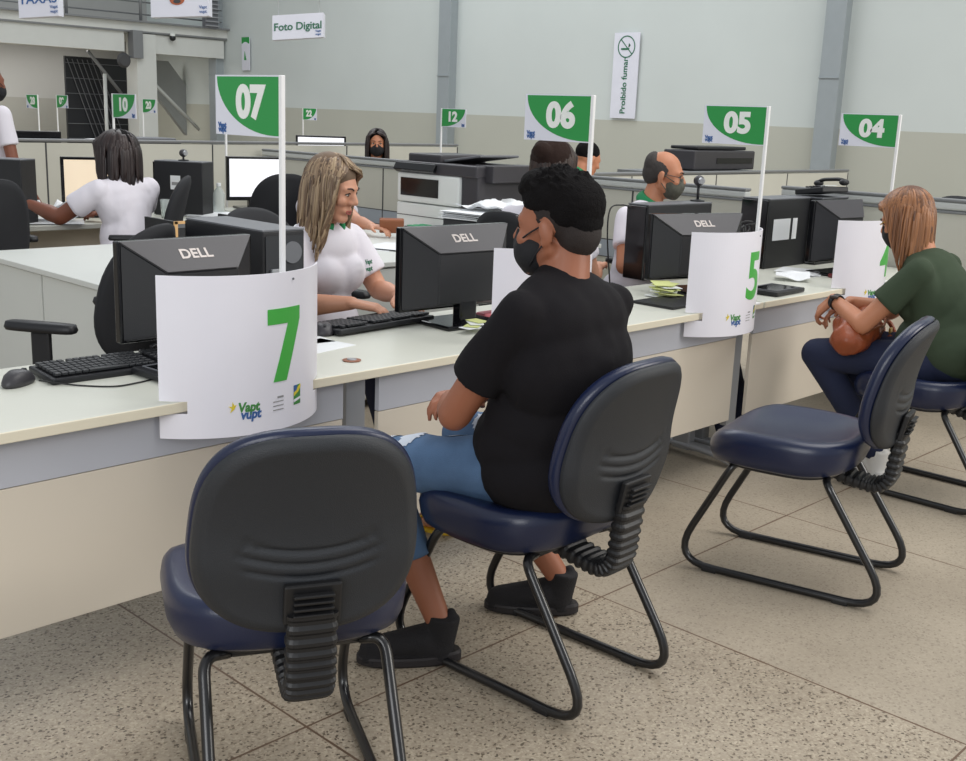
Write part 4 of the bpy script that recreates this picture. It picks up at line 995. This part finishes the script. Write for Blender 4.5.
def mask(Hm, parent, mt, camo=False):
    bm = BM(); blob_e(bm, (0, .048, -.052), (.0665, .060, .060)); blob_e(bm, (0, .082, -.040), (.030, .032, .040)); blob_e(bm, (0, .062, -.09), (.034, .030, .024)); blob_e(bm, (0, .085, -.012), (.020, .022, .022))
    bmesh.ops.transform(bm, matrix=Hm, verts=bm.verts); o = fuse('face_mask', bm, .006, 6, mt, parent)
    for s in (-1, 1):
        for a, b in (((s*.060, .060, -.018), (s*.080, .0, .012)), ((s*.058, .045, -.082), (s*.082, -.006, -.026))):
            tube('ear_strap', [Hm @ V(*a), Hm @ V((a[0]+b[0])/2*1.10, (a[1]+b[1])/2, (a[2]+b[2])/2), Hm @ V(*b)], .0022, mt, o, 6)
def locks(name, Hm, parent, mt, n_, length, seed=1, part=0, wave=.012, width=.010, spreadk=1.0, fringe=.35, back=1.0, inward=.0, lift=.0, minz=-9):
    """hair locks rooted on the skull, combed from a parting and falling by gravity"""
    random.seed(seed); bm = BM(); inv = Hm.to_3x3().inverted(); down = (inv @ Vector((0, 0, -1))).normalized()
    c0 = V(0, -.012, .036)
    for k in range(n_):
        th = random.uniform(0, PI)*random.choice((-1, 1)); ph_ = random.random()
        el = R(random.uniform(12 if abs(th) < 1.5 else -22, 88)); dirv = V(math.sin(th)*math.cos(el), math.cos(th)*math.cos(el), math.sin(el))
        if dirv.y > fringe and el < R(40): continue
        rad = V(.084, .102, .092)
        p = c0+V(dirv.x*rad.x, dirv.y*rad.y, dirv.z*rad.z)
        side = 1 if p.x > part else -1
        pts = [p]; vel = V(side*.50 if p.y > -.05 else dirv.x*.6, dirv.y*.6 if p.y < -.03 else -.15, .15)
        L = length*random.uniform(.82, 1.05); st = 12; ph0 = random.uniform(0, 6.28)
        for j in range(st):
            f = j/st; vel = (vel*.6+down*.75).normalized(); q = pts[-1]+vel*L/st
            # keep outside the skull
            e = q-c0; kx = math.sqrt((e.x/(rad.x*1.03))**2+(e.y/(rad.y*1.03))**2+(e.z/(rad.z*1.03))**2)
            if kx < 1.0: q = c0+e/kx
            if q.z < -.03 and abs(q.x) < .060 and q.y > -.01 : q.x = .060*(1 if q.x > 0 else -1)
            if q.y > -.01 and q.z < .07: q.x = side*max(abs(q.x), .074); q.y = min(q.y, .052)
            elif q.y > .03 and q.z < .095: q.x = side*max(abs(q.x), .045+.9*(.095-q.z)); q.y = min(q.y, .070)
            if q.z < -.02 and inward: q.x *= 1-inward*f*.1
            q += V(math.sin(ph0+f*9), math.cos(ph0+f*8), 0)*wave*.22*f
            pts.append(q)
        wd = width*random.uniform(.7, 1.3)
        add_tube(bm, [Hm @ q for q in pts], [wd*.5]+[wd]*(st-3)+[wd*.85, wd*.6, wd*.15], 6, .45)
    return obj(name, bm, mt, parent, smooth=True)
def cloth_disp(amp, f=9, st=(1, 1, .45), seed=0):
    def d(co): return amp*(noise.noise(Vector((co.x*f*st[0]+seed, co.y*f*st[1], co.z*f*st[2])))+.5*noise.noise(Vector((co.x*f*2.3+seed, co.y*f*2.1, co.z*f*1.2+3))))
    return d

def person(label, loc, yaw, skin, shirt, trousers, J, hy=0, hp=0, vox=.007, chest=(.165, .105), belly=.12, bust=0, neckr=.052, sleeve=.62, shoe='shoe', bare=0.0, armr=.046, forer=.036, chub=0, thigh=.078, hands=True, collar=None, headroll=0, hem=.03, colr=1.24, curl=(.5, .5), handdir=None, facebits=True, maskm=None, lips=True, wrinkle=.005, belt=None, palm=None, thumbdir=None, feet=True, head_scale=1.0):
    root = thing('person', label, 'person', loc, yaw)
    g = {k: Vector(v) for k, v in J.items()}
    Hm = head_mat(g['head'], hy, hp, headroll) @ Matrix.Scale(head_scale, 4)
    pel, che, nb = g['pelvis'], g['chest'], g['neck']
    bm = BM(); head_blobs(bm, Hm, chub=chub)
    hb = Hm @ V(0, -.025, -.055); blob_c(bm, nb-(nb-che)*.25, hb, neckr*1.12, neckr*.98)
    blob_c(bm, pel+V(0, 0, .02), che, belly*.85, chest[1]*.85, 1.0)
    for s, L_ in ((1, 'r'), (-1, 'l')):
        sh, el, wr = g['sh_'+L_], g['el_'+L_], g['wr_'+L_]
        blob_c(bm, nb+V(0, 0, -.05), sh+V(0, 0, -.01), neckr*.7, armr*.7); blob_c(bm, sh, el, armr*.92, forer*1.08); blob_c(bm, el, el+(wr-el)*.35, forer*1.05, forer*1.10); blob_c(bm, el+(wr-el)*.35, wr, forer*1.10, forer*.66)
        if hands:
            dd = (wr-el).normalized() if not handdir else Vector(handdir[0 if s == 1 else 1])
            pn = Vector((0, 0, -1)) if not palm else Vector(palm[0 if s == 1 else 1]); td = V(-s, .3, 0) if not thumbdir else Vector(thumbdir[0 if s == 1 else 1])
            hand(bm, wr, dd, pn, td, curl[0 if s == 1 else 1])
        hp_, kn, an, to = g['hip_'+L_], g['kn_'+L_], g['an_'+L_], g['to_'+L_]
        blob_c(bm, pel, hp_, .08, .07); blob_c(bm, hp_, kn, thigh*.85, .05); blob_c(bm, kn, kn+(an-kn)*.35, .05, .052); blob_c(bm, kn+(an-kn)*.35, an, .052, .034)
        if feet:
            lo = V(an.x, an.y, .045); blob_c(bm, an, lo, .034, .028)
            if shoe == 'flipflop':
                d = (to-an); d.z = 0; d.normalize(); sd = V(-d.y, d.x, 0); blob_c(bm, lo-d*.02, lo+d*.13+V(0, 0, -.012), .030, .028); blob_c(bm, lo+d*.10-sd*.018+V(0, 0, -.012), lo+d*.15+sd*.01+V(0, 0, -.015), .022, .024)
                for q in range(5): blob_c(bm, lo+d*.15+sd*(-.030+.015*q)+V(0, 0, -.018), lo+d*(.195-.006*abs(q-1))+sd*(-.034+.017*q)+V(0, 0, -.022), .010, .0085, n=8)
            else: blob_c(bm, lo, V(to.x, to.y, .030)+V((an-to).x, (an-to).y, 0)*.5, .028, .020)
    body = fuse('body', bm, vox, 3, M[skin], root)
    if facebits: face_parts(Hm, body, skin, lips=lips)
    # shirt
    bm = BM(); mid = (pel+che)/2; fwd = V(0, 1, 0)
    blob_e(bm, che, (chest[0], chest[1], .17)); blob_e(bm, mid+V(0, .01, -.02), (chest[0]*.92, belly, .17)); blob_e(bm, pel+V(0, .0, .06), (chest[0]*1.0, belly*1.05, .13)); blob_e(bm, pel+V(0, -.03, hem), (chest[0]*1.04, belly*1.02, .13))
    blob_c(bm, nb+V(0, 0, -.036), che, neckr*1.22, chest[1]*.95); blob_c(bm, che, pel+V(0, 0, .05), chest[1]*1.05, belly*.95); blob_e(bm, nb*.45+che*.55+V(0, 0, .0), (chest[0]*1.0, chest[1]*.95, .12))
    if bust:
        for s in (-1, 1): blob_e(bm, che+V(s*.062, chest[1]*.62, -.02), (.085, .070, .080))
        blob_e(bm, mid+V(0, belly*.50, -.06), (chest[0]*.86, belly*.78, .11)); blob_e(bm, che+V(0, chest[1]*.70, -.03), (.10, .045, .07))
    for s, L_ in ((1, 'r'), (-1, 'l')):
        sh, el = g['sh_'+L_], g['el_'+L_]
        blob_c(bm, nb+V(s*.02, 0, -.050), sh+V(-s*.01, 0, -.004), neckr*1.12, armr*1.16); blob_c(bm, sh+V(-s*.02, 0, -.02), che+V(s*.07, 0, -.04), armr*1.25, .09)
        blob_c(bm, sh, sh+(el-sh)*sleeve, armr*1.22, armr*1.32, ends=(1, 0))
    fuse('shirt', bm, max(vox, .0075), 9, M[shirt], root, disp=cloth_disp(wrinkle, seed=loc[0]))
    if collar:
        bm = BM(); ring = []
        ax = (hb-nb).normalized(); s1 = V(1, 0, 0); s2 = ax.cross(s1).normalized()
        pts = [nb+s1*math.cos(a)*neckr*colr+s2*math.sin(a)*neckr*colr+ax*(.012-.018*math.sin(a)) for a in [R(-250+320*k/24) for k in range(25)]]
        add_tube(bm, pts, .012, 8, 2.3); obj('collar', bm, M[collar], root, smooth=True)
    # trousers
    bm = BM(); blob_e(bm, pel+V(0, -.01, .0), (chest[0]*.98, belly*1.02, .11))
    for s, L_ in ((1, 'r'), (-1, 'l')):
        hp_, kn, an = g['hip_'+L_], g['kn_'+L_], g['an_'+L_]
        blob_c(bm, pel+V(s*.03, 0, 0), hp_, .10, thigh*1.12); blob_c(bm, hp_, kn, thigh*1.15, .068); end = an+(kn-an)*bare
        blob_c(bm, kn, end, .067, .050+.012*bare, ends=(1, 0))
    tr = fuse('trousers' if bare < .3 else 'shorts', bm, max(vox, .008), 5, M[trousers], root, disp=cloth_disp(wrinkle*.7, 11, seed=3))
    if feet and shoe == 'flipflop':
        for s, L_ in ((1, 'r'), (-1, 'l')):
            an, to = g['an_'+L_], g['to_'+L_]; d = (to-an); d.z = 0; d.normalize(); heel = V(an.x, an.y, 0)-d*.045; side = V(-d.y, d.x, 0)
            so = obj('flip_flop', pillow(superell(.090, .27, 2.4), [(0, 0), (.95, 0), (1, .004), (.98, .014), (0, .015)], lambda x, y, h: heel+d*(.125+y)+side*x+V(0, 0, h), 40), M['flipflop'], root)
            tube('thong', spline([heel+d*.09+side*.04+V(0, 0, .015), heel+d*.14+side*.03+V(0, 0, .055), heel+d*.19+V(0, 0, .04), heel+d*.14-side*.03+V(0, 0, .055), heel+d*.09-side*.04+V(0, 0, .015)], 6), .005, M['flipflop'], so, 6)
    if feet and shoe != 'flipflop':
        for s, L_ in ((1, 'r'), (-1, 'l')):
            an, to = g['an_'+L_], g['to_'+L_]; d = (to-an); d.z = 0; d.normalize(); bm = BM(); zf = 0
            heel = V(an.x, an.y, 0)-d*.035; tip = heel+d*.265; side = V(-d.y, d.x, 0)
            blob_c(bm, heel+d*.035+V(0, 0, .045), heel+d*.10+V(0, 0, .055), .043, .045); blob_c(bm, heel+d*.07+V(0, 0, .062), tip-d*.05+V(0, 0, .036), .046, .036)
            blob_c(bm, heel+d*.035+V(0, 0, .05), V(an.x, an.y, .135)-d*.012, .042, .046, ends=(1, 0)); blob_c(bm, heel+d*.02+V(0, 0, .06), heel+d*.005+V(0, 0, .138), .022, .016); 
            blob_c(bm, heel+d*.03+V(0, 0, .018), tip-d*.05+V(0, 0, .018), .040, .044, .45, side=(0, 0, 1))
            up = fuse('shoe', bm, .006, 4, M[shoe], root)
            so = pillow(superell(.092, .285, 2.6), [(0, 0), (.9, 0), (1, .006), (1, .022), (.96, .028), (0, .028)], lambda x, y, h: heel+d*(.115+y)+side*x*(1+.15*y/.14)+V(0, 0, h*(1.3 if y < -.06 else 1)), 40)
            obj('sole', so, M['shoesole'] if shoe == 'shoe' else M[shoe], up, smooth=False)
    return root, Hm, body, g
SIT = dict(pelvis=(0, 0, .56), chest=(0, -.02, .86), neck=(0, -.01, 1.06), head=(0, .03, 1.20),
           sh_r=(.17, -.01, 1.00), sh_l=(-.17, -.01, 1.00), el_r=(.21, .10, .74), el_l=(-.21, .10, .74), wr_r=(.14, .32, .76), wr_l=(-.14, .32, .76),
           hip_r=(.09, .03, .55), hip_l=(-.09, .03, .55), kn_r=(.11, .43, .52), kn_l=(-.11, .43, .52), an_r=(.12, .40, .10), an_l=(-.12, .40, .10), to_r=(.12, .57, .03), to_l=(-.12, .57, .03))

# -- man in the black T-shirt
J = dict(SIT, pelvis=(.01, -.03, .585), chest=(.0, -.10, .86), neck=(-.004, -.065, 1.080), head=(.018, -.03, 1.185),
         sh_r=(.185, -.085, .990), sh_l=(-.180, -.090, 1.000), el_r=(.205, .10, .74), el_l=(-.200, .095, .72), wr_r=(.06, .27, .70), wr_l=(-.03, .26, .70),
         hip_r=(.10, .03, .57), hip_l=(-.10, .03, .57), kn_r=(.14, .36, .55), kn_l=(-.20, .38, .53), an_r=(.33, .13, .11), an_l=(-.15, .17, .11), to_r=(.20, .30, .03), to_l=(-.34, .34, .03))
rt, Hm, body, g = person('man in black T-shirt, black mask and torn blue jeans, seated at the counter', (2.11, 1.84, 0), R(3), 'skin_tan', 'shirtblack', 'jeans', J, hy=R(13), hp=R(-4), vox=.0055, chest=(.210, .130), belly=.165, sleeve=.66, bare=.40, hem=-.01, armr=.050, forer=.040, handdir=((-.9, .4, -.1), (.9, .4, -.1)), curl=(.7, .7), lips=False, wrinkle=.009, neckr=.060, head_scale=1.06)
mask(Hm, rt, M['maskblack'])
def T(bm, Mx): bmesh.ops.transform(bm, matrix=Mx, verts=bm.verts); return bm
bm = BM(); blob_e(bm, (0, -.018, .040), (.0775, .090, .084)); blob_e(bm, (0, -.055, -.010), (.066, .052, .060))
fuse('faded_sides', T(bm, Hm), .006, 5, M['hairfade'], rt, disp=lambda c: .001*noise.noise(c*140))
bm = BM(); blob_e(bm, (0, -.012, .072), (.083, .094, .066)); blob_e(bm, (0, -.055, .055), (.078, .062, .068)); blob_e(bm, (0, .035, .105), (.066, .050, .036)); blob_e(bm, (.0, -.072, .022), (.062, .038, .056)); blob_e(bm, (-.045, -.04, .045), (.036, .052, .048)); blob_e(bm, (.045, -.04, .045), (.036, .052, .048)); blob_e(bm, (0, .062, .094), (.052, .028, .026))
random.seed(5)
for k in range(420):
    th = random.uniform(0, 2*PI); el = R(random.uniform(15, 88)); c = V(math.sin(th)*math.cos(el)*.080, -.012+math.cos(th)*math.cos(el)*.092, .070+math.sin(el)*.062)
    dr = V(random.uniform(-.4, .4)+c.x*3, .5+random.uniform(-.4, .4), .5+random.uniform(-.2, .3)).normalized(); blob_c(bm, c, c+dr*random.uniform(.010, .022), .0055, .0022, n=6)
fuse('hair', T(bm, Hm), .0036, 1, M['hairblack'], rt, disp=lambda c: .0016*noise.noise(c*120))
# torn patches on the thighs, lying just proud of the denim
dgz = [o for o in rt.children if o.name.startswith('shorts')][0].data
def torn(px_, py_, side_, w_, h_):
    bm = BM(); random.seed(int(px_*1000)); near = []
    for v in dgz.vertices:
        c = v.co
        if abs(c.x-px_) < w_+.02 and abs(c.y-py_) < h_+.02 and c.z > side_: near.append(v.index)
    ns = set(near); vm = {}
    for p in dgz.polygons:
        if all(i in ns for i in p.vertices):
            c = p.center; e = ((c.x-px_)/w_)**2+((c.y-py_)/h_)**2
            if e < 1+.5*noise.noise(Vector((c.x*90, c.y*60, 0))): 
                f = []
                for i in p.vertices:
                    if i not in vm: v = dgz.vertices[i]; vm[i] = bm.verts.new(v.co+v.normal*.0022)
                    f.append(vm[i])
                bm.faces.new(f)
    if len(bm.faces): obj('torn_patch', bm, M['rip'], rt, smooth=True)
    else: bm.free()
torn(-.165, .27, .55, .050, .030); torn(-.10, .17, .55, .030, .028); torn(-.15, .335, .55, .04, .012); torn(.10, .25, .55, .035, .03)
bm = BM(); wl = g['wr_l']; blob_e(bm, g['wr_r']+V(.01, -.01, .03), (.008, .008, .008)); obj('bracelet_bead', bm, M['paper'], rt, smooth=True)

# -- woman with highlighted hair, white polo
J = dict(SIT, pelvis=(0, -.02, .57), chest=(0, .04, .87), neck=(0, .05, 1.035), head=(.01, .105, 1.165),
         sh_r=(.165, .04, .965), sh_l=(-.165, .04, .965), el_r=(.245, .13, .76), el_l=(-.225, .14, .77), wr_r=(.16, .335, .785), wr_l=(-.10, .345, .785), kn_r=(.10, .42, .52), an_r=(.10, .56, .10), to_r=(.10, .75, .03), an_l=(-.12, .42, .10), to_l=(-.12, .60, .03))
rt, Hm, body, g = person('woman with highlighted shoulder-length hair in a white polo with green collar, typing', (2.60, 3.42, 0), R(190), 'skin_fair', 'shirtwhite', 'navytrouser', J, hy=R(14), hp=R(-14), vox=.0055, chest=(.165, .115), belly=.135, bust=1, sleeve=.70, armr=.052, forer=.037, chub=.004, colr=1.45, collar='collar', handdir=((-.45, .9, -.12), (.35, .9, -.12)), curl=(.45, .45), shoe='flipflop', wrinkle=.005)
bm = BM(); blob_e(bm, (0, -.020, .046), (.083, .098, .088)); blob_e(bm, (0, -.05, -.02), (.07, .06, .09)); o = fuse('hair_cap', T(bm, Hm), .007, 4, mat('hair_base', (112, 90, 70), .6), rt)
locks('hair', Hm, rt, M['hairblond'], 950, .31, 4, part=.02, wave=.035, width=.0062, fringe=.42)
text('shirt_logo', 'Vapt\nvupt', .026, (V(-.085, .205, .885), V(-.98, -.15, 0).normalized(), V(0, -.12, 1).normalized()), M['textgreen'], rt, bold=.0008)
# -- woman in the olive T-shirt
J = dict(SIT, pelvis=(0, -.04, .57), chest=(0, .03, .80), neck=(0, .13, .985), head=(0, .20, 1.105),
         sh_r=(.15, .07, .92), sh_l=(-.165, .06, .915), el_r=(.15, .28, .70), el_l=(-.235, .235, .69), wr_r=(.0, .40, .74), wr_l=(-.10, .43, .755),
         kn_r=(.09, .43, .54), kn_l=(-.13, .46, .52), an_r=(.05, .34, .10), an_l=(-.0, .20, .11), to_r=(.05, .50, .03), to_l=(.06, .34, .04))
rt, Hm, body, g = person('woman in olive green T-shirt and dark jeans holding a brown bag on her lap', (4.50, 1.76, 0), R(2), 'skin_mid', 'shirtgreen', 'jeansdark', J, hy=R(4), hp=R(-22), vox=.0055, chest=(.165, .120), belly=.145, sleeve=.60, armr=.049, forer=.036, shoe='shoewhite', handdir=((-.3, .6, -.5), (.1, .75, -.75)), palm=((0, -.3, -1), (.5, -.3, -.8)), curl=(.6, .7), wrinkle=.004, bust=.5)
mask(Hm, rt, M['maskblack'])
bm = BM(); blob_e(bm, (0, -.020, .046), (.083, .096, .088)); blob_e(bm, (0, -.04, -.03), (.073, .065, .095)); fuse('hair_cap', T(bm, Hm), .007, 4, mat('hair_base_auburn', (98, 62, 42), .6), rt)
locks('hair', Hm, rt, M['hairauburn'], 1000, .245, 9, part=.0, wave=.008, width=.0065, fringe=.40)
# glasses arm + watch
tube('glasses', [Hm @ V(-.078, -.01, .012), Hm @ V(-.066, .075, .012), Hm @ V(-.040, .094, .008), Hm @ V(-.010, .104, .012), Hm @ V(.040, .094, .008), Hm @ V(.078, -.01, .012)], .0022, M['gold'], rt, 6)
wl = g['wr_l']; el = g['el_l']; d = (wl-el).normalized(); c = wl-d*.03
bm = BM(); add_tube(bm, [c-d*.011, c+d*.011], .034, 20); wt = obj('wrist_watch', bm, M['black'], rt, smooth=False)
box('watch_face', c+V(-.028, -.0, .024), (.026, .036, .012), M['watch'], wt, rz=.2, bevel=.004)
# bag on her lap
bag = thing('handbag', 'brown leather handbag on the lap of the woman in green', 'handbag', (4.42, 2.07, .642), R(12)); bag.scale = (1.25, 1.15, 1.12)
bm = BM(); blob_e(bm, (0, 0, .0), (.155, .075, .07)); blob_e(bm, (-.06, 0, .0), (.09, .08, .078)); blob_e(bm, (.07, .01, .01), (.08, .07, .065)); blob_c(bm, (-.13, 0, -.02), (.13, 0, -.02), .06, .055)
fuse('bag_body', bm, .008, 3, M['leather'], bag, disp=cloth_disp(.012, 16, (1, 1, 1)))
tube('bag_flap_seam', spline([(-.15, -.045, .01), (-.07, -.082, .03), (.02, -.078, .02), (.10, -.06, .035), (.145, -.03, .02)], 6), .005, M['wallet'], bag, 6)
tube('bag_strap', spline([(.12, -.03, .04), (.19, -.06, .0), (.17, -.09, -.05), (.08, -.09, -.03)], 6), .009, M['leather'], bag, 8)
tube('bag_strap', spline([(-.10, -.02, .06), (-.02, -.04, .10), (.07, -.02, .08), (.13, 0, .04)], 6), .008, M['leather'], bag, 8)
box('buckle', (.10, -.085, -.01), (.03, .008, .02), M['gold'], bag, bevel=.002)

# -- bald man with glasses and camouflage mask
J = dict(SIT, pelvis=(0, 0, .57), chest=(-.02, .0, .87), neck=(-.07, .02, 1.05), head=(-.10, .07, 1.19), sh_r=(.12, 0, .99), sh_l=(-.20, 0, .99), el_r=(.25, .08, .76), el_l=(-.24, .10, .77), wr_r=(.17, .32, .79), wr_l=(-.16, .32, .79),
         kn_r=(.10, .42, .52), kn_l=(-.10, .42, .52), an_r=(.48, .82, .10), an_l=(.36, .84, .10), to_r=(.52, .98, .04), to_l=(.40, 1.0, .04))
rt, Hm, body, g = person('balding man with glasses, camouflage mask and white polo behind the number 5 monitor', (4.63, 3.40, 0), R(186), 'skin_mid', 'shirtwhite', 'navytrouser', J, hy=R(24), hp=R(-6), vox=.0065, chest=(.17, .115), belly=.135, collar='collar', shoe='shoewhite', lips=False, curl=(.5, .5))
mask(Hm, rt, M['maskcamo'])
bm = BM(); blob_e(bm, (0, -.052, .010), (.073, .060, .068)); blob_e(bm, (0, -.064, .050), (.070, .046, .064)); 
for s in (-1, 1): blob_e(bm, (s*.052, -.022, .030), (.026, .056, .048))
fuse('hair', T(bm, Hm), .006, 3, M['hairgrey'], rt, disp=lambda c: .0015*noise.noise(c*130))
gl = BM()
for s in (-1, 1):
    pts = [Hm @ V(s*.032+.021*math.cos(a), .098-.012*abs(math.cos(a)), .004+.015*math.sin(a)) for a in [2*PI*k/14 for k in range(15)]]; add_tube(gl, pts, .0016, 6)
    add_tube(gl, [Hm @ V(s*.053, .088, .006), Hm @ V(s*.080, -.005, .014)], .0016, 6)
add_tube(gl, [Hm @ V(-.011, .098, .006), Hm @ V(.011, .098, .006)], .0016, 6)
obj('glasses', gl, M['seam'], rt)

# -- woman in white, back to us, bobbed dark hair
J = dict(SIT, pelvis=(0, 0, .56), chest=(0, .04, .86), neck=(0, .07, 1.02), head=(0, .10, 1.15), sh_r=(.175, .04, .955), sh_l=(-.175, .06, .955), el_r=(.25, .22, .78), el_l=(-.30, .24, .80), wr_r=(.16, .42, .79), wr_l=(-.33, .46, .86))
rt, Hm, body, g = person('woman in a white shirt with dark bobbed hair, seated with her back to us', (3.24, 5.98, 0), R(12), 'skin_dark', 'shirtwhite', 'navytrouser', J, hy=R(10), hp=R(-8), vox=.008, chest=(.175, .125), belly=.15, armr=.056, sleeve=.62, forer=.042, handdir=((-.2, .9, -.1), (-.3, .8, .0)), facebits=False, wrinkle=.007)
bm = BM(); blob_e(bm, (0, -.020, .046), (.108, .115, .100)); blob_e(bm, (0, -.03, -.03), (.122, .10, .10)); fuse('hair_cap', T(bm, Hm), .008, 4, M['hairblack'], rt)
locks('hair', Hm @ Matrix.Diagonal((1.32, 1.15, 1.08, 1)), rt, M['hairdark'], 300, .20, 12, wave=.004, width=.013, fringe=.5)

# -- standing person at the left edge
J = dict(pelvis=(0, 0, .92), chest=(0, -.01, 1.22), neck=(0, -.0, 1.40), head=(0, .03, 1.535), sh_r=(.17, 0, 1.34), sh_l=(-.17, 0, 1.34), el_r=(.22, .02, 1.06), el_l=(-.21, .05, 1.08), wr_r=(.24, .14, .84), wr_l=(-.18, .25, .95),
         hip_r=(.09, 0, .88), hip_l=(-.09, 0, .88), kn_r=(.09, .02, .48), kn_l=(-.09, .02, .48), an_r=(.09, 0, .10), an_l=(-.09, 0, .10), to_r=(.10, .16, .03), to_l=(-.10, .16, .03))
rt, Hm, body, g = person('standing person in a white shirt and dark mask cut by the left edge', (3.12, 7.60, 0), R(-80), 'skin_dark', 'shirtwhite', 'navytrouser', J, hy=R(0), hp=R(0), vox=.009, sleeve=.7, facebits=False)
mask(Hm, rt, M['maskblack'])
bm = BM(); blob_e(bm, (0, -.022, .050), (.080, .094, .082)); fuse('hair', T(bm, Hm), .008, 3, M['hairgrey'], rt)

# -- far person with long dark hair and mask, facing us
J = dict(SIT, head=(0, .03, 1.17), neck=(0, -.01, 1.03), sh_r=(.16, 0, .96), sh_l=(-.16, 0, .96))
rt, Hm, body, g = person('far person with dark hair and black mask looking over the partition', (6.78, 7.97, 0), R(140), 'skin_mid', 'shirtblack', 'navytrouser', J, hp=R(-4), vox=.009)
mask(Hm, rt, M['maskblack'])
bm = BM(); blob_e(bm, (0, -.022, .046), (.086, .096, .088)); fuse('hair_cap', T(bm, Hm), .008, 3, M['hairblack'], rt); locks('hair', Hm, rt, M['hairdark'], 160, .26, 21, wave=.004, width=.014, fringe=.3)

# -- two people behind the man in black
J = dict(SIT, head=(0, .06, 1.215), kn_r=(.12, .30, .52), kn_l=(-.10, .30, .52), an_r=(.12, .28, .1), an_l=(-.1, .28, .1))
rt, Hm, body, g = person('person with brown tied-up hair just below the 06 sign', (3.91, 3.40, 0), R(-75), 'skin_fair', 'shirtwhite', 'navytrouser', J, hy=R(0), hp=R(-10), vox=.007, facebits=False, head_scale=1.14)
bm = BM(); blob_e(bm, (0, -.026, .046), (.086, .10, .088)); blob_e(bm, (0, -.125, .06), (.038, .036, .036)); blob_e(bm, (.0, -.05, -.01), (.075, .06, .06)); fuse('hair_cap', T(bm, Hm), .008, 3, mat('hair_base_brown', (46, 33, 29), .9, bump=.8, bscale=200, spec=.2), rt, disp=lambda c: .003*noise.noise(c*60)); locks('hair', Hm, rt, M['hairbrown'], 800, .10, 31, wave=.006, width=.0045, fringe=.45)
J = dict(SIT, head=(0, .10, 1.17), neck=(0, .03, 1.06), sh_r=(.17, -.0, 1.02), sh_l=(-.17, -.0, 1.02), chest=(0, -.01, .9))
rt, Hm, body, g = person('person in a white polo with green collar beyond the rail, right of the 06 sign', (6.29, 5.21, 0), R(-110), 'skin_mid', 'shirtwhite', 'navytrouser', J, hy=R(0), hp=R(-20), vox=.009, facebits=False, collar='collar')
bm = BM(); blob_e(bm, (0, -.022, .050), (.080, .094, .082)); fuse('hair', T(bm, Hm), .008, 3, M['hairblack'], rt)

# -- person hidden behind the typing woman, reaching out with a wallet
J = dict(SIT, pelvis=(0, -.02, .56), chest=(0, .06, .80), neck=(0, .12, .95), head=(0, .18, 1.05), kn_r=(.45, .10, .52), kn_l=(.35, .16, .52), an_r=(.45, .12, .1), an_l=(.35, .18, .1), to_r=(.6, .14, .03), to_l=(.5, .20, .03), sh_r=(.14, .08, .86), sh_l=(-.12, .12, .86), el_l=(-.02, .42, .79), wr_l=(.06, .68, .79), el_r=(.2, .25, .76), wr_r=(.1, .45, .76))
rt, Hm, body, g = person('person mostly hidden behind the typing woman, one hand on a brown wallet', (4.42, 5.78, 0), R(176), 'skin_fair', 'shirtwhite', 'navytrouser', J, hp=R(-15), vox=.007, facebits=False, sleeve=.45, handdir=((0, 1, -.1), (-.3, .9, -.05)), curl=(.4, .6))
bm = BM(); blob_e(bm, (0, -.022, .046), (.084, .096, .086)); fuse('hair', T(bm, Hm), .008, 3, M['hairblack'], rt)
wl = thing('wallet', 'brown leather wallet in the hand behind the typing woman', 'wallet', (4.36, 4.98, .80), R(-40)); wl.scale = (1.3, 1.3, 1.15); box('cover', (0, 0, 0), (.11, .02, .08), M['wallet'], wl, bevel=.008, rot=Matrix.Rotation(R(25), 4, 'X')); box('cover', (0, .02, .0), (.11, .012, .078), M['wallet'], wl, bevel=.005, rot=Matrix.Rotation(R(5), 4, 'X'))
